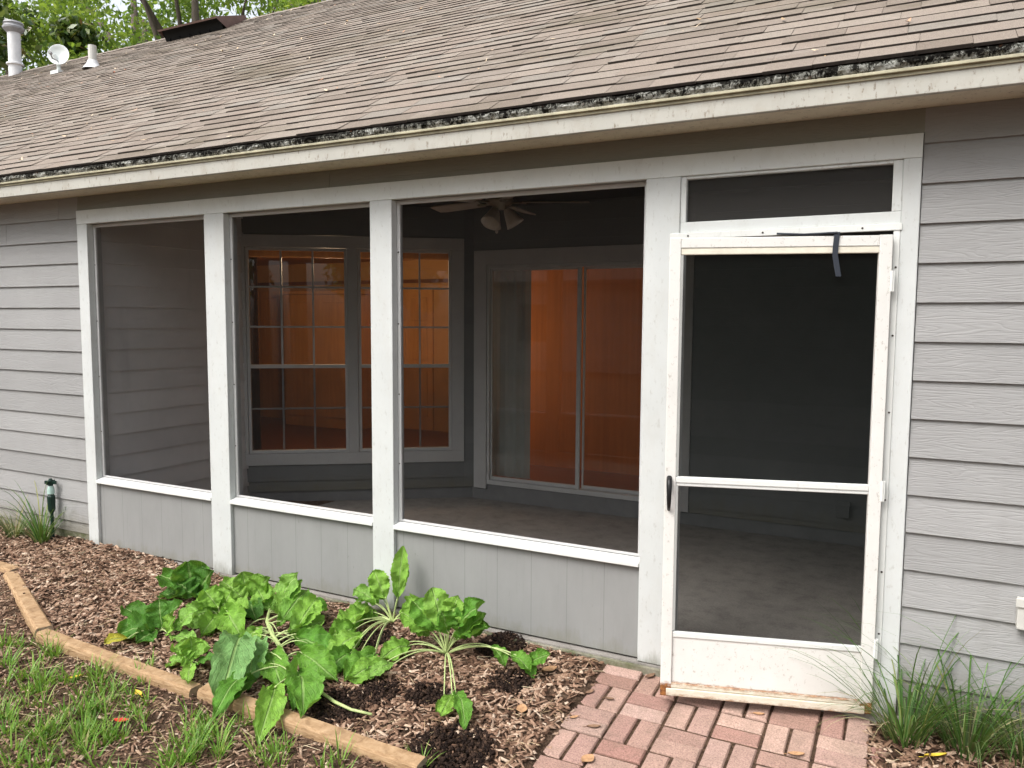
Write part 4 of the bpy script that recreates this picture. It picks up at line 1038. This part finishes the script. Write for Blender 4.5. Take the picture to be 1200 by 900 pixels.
PLABEL = {
 'rear': 'dark green broad leaved cabbage plant nearest the second white post',
 'left': 'dark folded leafy plant with one yellow leaf, leftmost beside the timber',
 'middle': 'light green leafy plant between the rear dark plant and the flopped mustard',
 'back': 'bright green leafy plant tucked behind against the grey knee wall',
 'rosette': 'small low light green rosette just behind the timber edge',
 'flop': 'large flopped mustard plant with pale stalk lying over the timber',
 'arch': 'leafy plant with one tall upright leaf in front of the third white post',
 'fan': 'bolted leafy plant with fan of pale stalks nearest the brick path',
}
for kname, (base, leaves) in PLANTS.items():
    bx, by, bz = base; bz = zg(bx, by)
    root = empty('mustard_plant' if kname in ('flop', 'arch', 'fan') else 'cabbage_plant', (bx, by, bz), PLABEL[kname], 'leafy plant', 'leafy vegetables in the mulch bed')
    sm_ = MB()
    if kname == 'flop':
        spine = [Vector(q) for q in FLOPSPINE]
        for q in spine: q.z = max(q.z, zg(q.x, q.y) + .03)
        sm_.tube(spine, [.008, .011, .012, .011, .010, .007][:len(spine)], 8)
    B0 = Vector((bx, by, bz + .01))
    extra = []
    for (P1, P2, w_, tone) in leaves:
        if tone > .95 or (P2[1] < -.85 and kname != 'flop'): continue
        k_ = random.uniform(.55, .85); j = lambda a: [a[0] + random.uniform(-.05, .05), a[1] + random.uniform(-.03, .05), a[2] + random.uniform(-.05, .01)]
        a_ = j(P1); e_ = j([P1[i] + (P2[i] - P1[i]) * k_ for i in range(3)])
        if kname in ('flop', 'arch', 'fan', 'back', 'middle') and (Vector(e_) - Vector(a_)).length > .06: extra.append((a_, e_, w_ * k_, tone))
    for li, (P1, P2, w_, tone) in enumerate(leaves + extra):
        if kname in ('flop', 'fan', 'arch') and tone < .3: tone = .40
        P1 = Vector(P1); P2 = Vector(P2)
        P1.z = max(P1.z, zg(P1.x, P1.y) + .035); P2.z = max(P2.z, zg(P2.x, P2.y) + .015)
        seed = li * 1.7 + len(kname) * 3.3
        wav = .9 if kname in ('flop', 'arch', 'fan') else .75
        V, F, U = leaf_mesh(P1, P2, w_ * 1.04, wav, random.uniform(.3, .55) if (P2.z < P1.z) else .18, seed, random.uniform(-.35, .35), .055 if wav > .8 else .022)
        zmin = np.array([zg(a, c) + .006 for a, c in V[:, :2]]); V[:, 2] = np.maximum(V[:, 2], zmin)
        tn = np.full(len(V), tone) + (rng.uniform(-.09, .07) if tone < .7 else -.02)
        o = fastmesh('leaf', V, F, M['leaf'], root, tone=np.clip(tn, 0, 1), uv=U, smooth=True)
        if tone > .95: o['label'] = 'yellowed leaf lying by the timber'
        # stalk: from the crown (or the nearest place on the fallen stem) to the leaf, on along the midrib
        s0 = B0
        if kname == 'flop':
            s0 = min((spine[i].lerp(spine[i + 1], f) for i in range(len(spine) - 1) for f in (0, .33, .66)), key=lambda q: (q - P1).length)
        midp = s0.lerp(P1, .5) + Vector((0, 0, .30 * (P1 - s0).length * (.55 if P1.z > s0.z + .1 else .8)))
        pts = []
        for i in range(9):
            t_ = i / 8; pts.append(s0 * (1 - t_) ** 2 + midp * 2 * t_ * (1 - t_) + P1 * t_ * t_)
        for q in pts: q.z = max(q.z, zg(q.x, q.y) + .008)
        dd = (P2 - P1)
        r_ = .0038 if kname in ('flop', 'arch', 'fan') else .004
        q_ = MB(); q_.tube(pts + [P1 + dd * .06], [r_ * 1.25 - (r_ * .6) * i / 9 for i in range(10)], 6); q_.build('stalk', M['stem'], root, smooth=True)
    if kname == 'flop':
        for q in FLOPTAIL: q[2] = max(q[2], zg(q[0], q[1]) + .03)
        q_ = MB(); q_.tube(FLOPTAIL, [.008, .008, .007, .006][:len(FLOPTAIL)], 7); q_.build('stalk', M['stem'], root, smooth=True)
        for i in range(18):                                        # bare stalks whose leaves are gone
            k = random.randint(0, len(spine) - 2); s0 = spine[k].lerp(spine[k + 1], random.random()); sgn = random.choice((-1, 1))
            e_ = s0 + Vector((sgn * random.uniform(.05, .22), random.uniform(-.16, .05), random.uniform(-.12, .06))); e_.z = max(e_.z, zg(e_.x, e_.y) + .01)
            mm = s0.lerp(e_, .5) + Vector((0, 0, .05)); q_ = MB(); q_.tube([s0 * (1 - t_) ** 2 + mm * 2 * t_ * (1 - t_) + e_ * t_ * t_ for t_ in (0, .2, .4, .6, .8, 1)], [.0036, .0033, .003, .0026, .0022, .0015], 6); q_.build('stalk', M['stem'], root, smooth=True)
        sm_.build('main_stem', M['stem'], root, smooth=True)

# ------------------------------------------------------------------ fallen leaves
def fallen(x, y, s, mat, label, a=None, wide=.45):
    z = (-.032 + .07 * max(y, -1.3) + .004) if (-1.29 < x < -.07) else zg(x, y) + .014
    a = random.uniform(0, 6.283) if a is None else a
    d = Vector((math.cos(a), math.sin(a), .06)).normalized(); p = Vector((-d.y, d.x, 0)).normalized(); vs = []; n_ = 8
    for i in range(n_ + 1):
        t_ = i / n_; w_ = s * wide * math.sin(math.pi * min(1, t_ * .96 + .02)) ** .8 * .5
        for u in (-1, 0, 1): vs.append(Vector((x, y, z)) + d * s * (t_ - .5) + p * u * w_ + Vector((0, 0, .10 * s * abs(u) + .16 * s * (t_ - .5) ** 2)))
    fs = [(i * 3 + k, i * 3 + k + 1, i * 3 + k + 4, i * 3 + k + 3) for i in range(n_) for k in (0, 1)]
    m = MB(); m.add(vs, fs); m.tube([Vector((x, y, z + .002)) - d * s * .5, Vector((x, y, z + .004)) - d * s * .75], .0012, 5)
    return tag(m.build('fallen_leaf', mat, smooth=True), label, 'fallen leaf', 'fallen leaves on the ground')
fallen(-3.60, -1.29, .06, M['yellowleaf'], 'yellow fallen leaf on the thin lawn near the left bend of the timbers')
fallen(-3.187, -1.25, .065, M['yellowleaf'], 'yellow fallen leaf just in front of the long half round timber')
fallen(-3.027, -1.456, .075, M['redleaf'], 'bright red fallen leaf on the lawn litter', .3)
fallen(.155, -.24, .09, M['yellowleaf'], 'narrow yellow leaf in the strap grass right of the door', .5, .22)
fallen(-1.262, -.33, .055, M['brownleaf'], 'curled brown leaf on the left edge brick, upper of two', 1.1)
fallen(-1.16, -.345, .045, M['brownleaf'], 'small brown leaf on a left brick below the door corner', .1)
fallen(-1.25, -.55, .045, M['tanleaf'], 'tan leaf at the left border of the brick path')
fallen(-1.145, -.58, .06, M['brownleaf'], 'wide brown leaf on the fourth brick row', .4)
fallen(-1.085, -.80, .065, M['tanleaf'], 'orange tan leaf at the lower left of the brick path', 1.2, .8)
fallen(-1.05, -.075, .06, M['brownleaf'], 'dark brown leaf on the brick beside the white door post', 1.0)
fallen(-.525, -.19, .05, M['tanleaf'], 'small tan leaf on the bricks under the open door', .2)
fallen(-.34, -.42, .065, M['tanleaf'], 'curled tan leaf on a red brick below the door', .3)
fallen(-1.5, -.26, .08, M['tanleaf'], 'broad tan leaf in the mulch beside the brick path', .8, .7)
fallen(-1.47, -.62, .07, M['tanleaf'], 'orange leaf in the mulch left of the lower bricks', 2.0, .7)

# ------------------------------------------------------------------ trees
def crown_quads(c, rad, n_, size, clumps=26, flat=.8):
    cs = []
    for k in range(clumps):
        d = rng.normal(0, 1, 3); d /= np.linalg.norm(d); r_ = rng.uniform(.35, 1) ** .6
        cs.append(np.array(c) + d * np.array(rad) * r_)
    cs = np.array(cs); idx = rng.integers(0, clumps, n_)
    cr = rng.uniform(.18, .36, clumps) * min(rad)
    off = rng.normal(0, 1, (n_, 3)); off /= np.linalg.norm(off, axis=1)[:, None]
    off *= (rng.uniform(0, 1, n_) ** .45 * cr[idx])[:, None]; off[:, 2] *= flat
    P = cs[idx] + off
    a = rng.normal(0, 1, (n_, 3)); a /= np.linalg.norm(a, axis=1)[:, None]
    b_ = rng.normal(0, 1, (n_, 3)) + np.array([0, 0, .9]); b_ = np.cross(a, b_); b_ /= np.linalg.norm(b_, axis=1)[:, None]
    s = rng.uniform(size[0], size[1], n_)[:, None] / 2
    V = np.stack([P - a * s, P + b_ * s * .45, P + a * s, P - b_ * s * .45], 1).reshape(-1, 3)
    F = np.arange(n_ * 4).reshape(-1, 4)
    return V, F, cs
def tree(x, y, h, rad, n_, size, leafmat, label, name='tree', clumps=26, group='trees beyond the roof ridge', lean=0):
    e = empty(name, (x, y, -.13), label, 'tree', group)
    c = (x + lean, y, h - rad[2] * .9)
    V, F, cs = crown_quads(c, rad, n_, size, clumps)
    fastmesh('crown', V, F, leafmat, e)
    m = MB(); tr = .02 * h + .05
    m.tube([(x, y, -.3), (x + lean * .2, y, h * .25), (x + lean * .6, y + .1, h * .55), (x + lean, y, h * .85)], [tr * 1.3, tr, tr * .75, tr * .25], 10)
    for q in cs[:12]:
        t0 = random.uniform(.3, .7); s0 = Vector((x + lean * t0, y, h * t0)); q = Vector(q)
        mm = s0.lerp(q, .5) + Vector((0, 0, .3)); m.tube([s0, mm, q], [tr * .4, tr * .25, tr * .08], 6)
    m.build('trunk', M['bark'], e, smooth=True)
    return e
tree(-21.5, 8.6, 10.5, (3.0, 3.0, 4.0), 11000, (.16, .34), M['magleaf'], 'dark glossy leaved tree behind the white flue pipe at the left edge', 'magnolia_tree', 24)
tree(-23.5, 14.5, 14.5, (5, 5, 6), 19000, (.12, .26), M['oakleaf'], 'mid green leafy tree behind the satellite dish', clumps=34)
tree(-19.5, 13.5, 13.5, (4.2, 4.5, 5.5), 18000, (.12, .24), M['oakleaf2'], 'bright yellow green tree above the plumbing vent', clumps=30)
tree(-16.8, 15.5, 15.0, (4, 4, 5.5), 10000, (.12, .24), M['oakleaf'], 'green tree with visible trunk above the long roof vent', clumps=24)
tree(-14.4, 14.5, 14.0, (3.2, 3.5, 5), 8000, (.12, .24), M['oakleaf2'], 'light green tree with dark leaning limb right of the roof vent', clumps=20, lean=.8)
tree(-30, 20, 17, (7, 6, 8), 14000, (.18, .36), M['oakleaf'], 'tall hazy green tree farthest left behind the others', clumps=36)
tree(-20, 24, 19, (8, 5, 8), 14000, (.18, .36), M['oakleaf'], 'tall far tree filling the gaps above the roof ridge', clumps=36)
# what the patio glass mirrors: a neighbour's house and garden trees behind the camera, plus unseen trees added to darken the horizon
nb = empty('neighbour_house', (-11, -19, -.13), 'white neighbour house across the garden, mirrored in the patio door', 'house')
m = MB(); siding(m, (-16, -16), (-7.4, -16), -.13, 3.0, 0, (0, 1), e=.2); siding(m, (-7.4, -16), (-7.4, -23), -.13, 3.0, 0, (1, 0), e=.2); m.build('wall', M['nwall'], nb)
m = MB(); m.add([(-16.5, -15.5, 3.0), (-6.9, -15.5, 3.0), (-6.9, -19.5, 5.2), (-16.5, -19.5, 5.2), (-6.9, -23.5, 3.0), (-16.5, -23.5, 3.0), (-16.5, -15.5, 2.85), (-6.9, -15.5, 2.85), (-6.9, -23.5, 2.85), (-16.5, -23.5, 2.85)], [(0, 1, 2, 3), (3, 2, 4, 5), (0, 6, 7, 1), (1, 7, 8, 4, 2), (4, 8, 9, 5), (5, 9, 6, 0, 3), (6, 9, 8, 7)]); m.build('roof', M['nroof'], nb)
m = MB(); m.box(-12.5, -11.3, -15.99, -15.94, .9, 2.2); m.build('window', M['black'], nb)
for i, (x, y, h, rr, lb) in enumerate((  # some mirrored in the glass, the rest unseen, added to darken the low horizon
    (-5.2, -12, 7, 2.4, 'garden tree with bare trunk before the neighbour house, mirrored in the patio door'),
    (-15, -11, 9, 3.4, 'round garden tree left of the neighbour house behind the viewer'),
    (-24, -7, 11, 4.2, 'big garden tree far to the left of the lawn'),
    (-3.2, -17, 10, 3.4, 'tall garden tree right of the neighbour house behind the viewer'),
    (2.5, -14, 9, 3.4, 'bushy garden tree straight behind the viewer'),
    (9, -15, 8, 3.2, 'bushy garden tree behind the viewer on the right'),
    (-9, -25, 14, 5.0, 'tall tree rising over the neighbour house roof'))):
    tree(x, y, h, (rr, rr, h * .42), 5200, (.22, .42), M['oakleaf'], lb, clumps=26, group='garden trees behind the viewer')

# ------------------------------------------------------------------ light
w = bpy.data.worlds.new('World'); scene.world = w; w.use_nodes = True
nt = w.node_tree; bg = nt.nodes['Background']
sky = nt.nodes.new('ShaderNodeTexSky'); sky.sky_type = 'NISHITA'; sky.sun_disc = False
SE, SA = R(52), R(205)             # elevation; azimuth measured from +y towards +x
sky.sun_elevation = SE; sky.sun_rotation = SA; sky.air_density = 1.0; sky.dust_density = 4.0; sky.ozone_density = 1.0
hs = nt.nodes.new('ShaderNodeHueSaturation'); hs.inputs['Saturation'].default_value = .3
nt.links.new(sky.outputs[0], hs.inputs['Color']); nt.links.new(hs.outputs[0], bg.inputs[0]); bg.inputs[1].default_value = .15
sl = bpy.data.lights.new('sun', 'SUN'); sl.energy = 1.0; sl.angle = R(30); sl.color = (1, .975, .94)
so = bpy.data.objects.new('sun', sl); COL.objects.link(so)
sdv = Vector((math.sin(SA) * math.cos(SE), math.cos(SA) * math.cos(SE), math.sin(SE)))
so.rotation_euler = (-sdv).to_track_quat('-Z', 'Y').to_euler(); so.location = (0, -6, 12)
# lamp on behind the windows, plus unseen fills added to light the rust wall
for i, (lx, ly, lz, pw) in enumerate(((-5.6, 3.0, 2.25, 36), (-4.02, 3.32, 1.3, 3.6), (-1.0, 3.3, 1.3, 3.2))):
    pl = bpy.data.lights.new('room_lamp_and_fill', 'POINT'); pl.energy = pw; pl.color = (1, .70, .42); pl.shadow_soft_size = .15
    po = bpy.data.objects.new('room_lamp_and_fill', pl); COL.objects.link(po); po.location = (lx, ly, lz)

# ------------------------------------------------------------------ camera
cam = bpy.data.cameras.new('camera'); co = bpy.data.objects.new('camera', cam); COL.objects.link(co); scene.camera = co
F_, yaw, pit_, rol = 910.852, .47353, .0832, .00538
f = Vector((-math.sin(yaw) * math.cos(pit_), math.cos(yaw) * math.cos(pit_), -math.sin(pit_)))
r = Vector((math.cos(yaw), math.sin(yaw), 0)); u = r.cross(f)
r2 = r * math.cos(rol) + u * math.sin(rol); u2 = -r * math.sin(rol) + u * math.cos(rol)
co.matrix_world = Matrix(((r2.x, u2.x, -f.x, 0), (r2.y, u2.y, -f.y, -3.60222), (r2.z, u2.z, -f.z, 1.67935), (0, 0, 0, 1)))
cam.sensor_width = 36; cam.lens = F_ / 1200 * 36; cam.clip_start = .05; cam.clip_end = 600

vs_ = scene.view_settings; vs_.view_transform = 'Standard'; vs_.look = 'None'; vs_.gamma = 1; vs_.use_curve_mapping = False; vs_.exposure = 1.17
scene.cycles.max_bounces = 10; scene.cycles.transparent_max_bounces = 24
scene.cycles.use_denoising = True
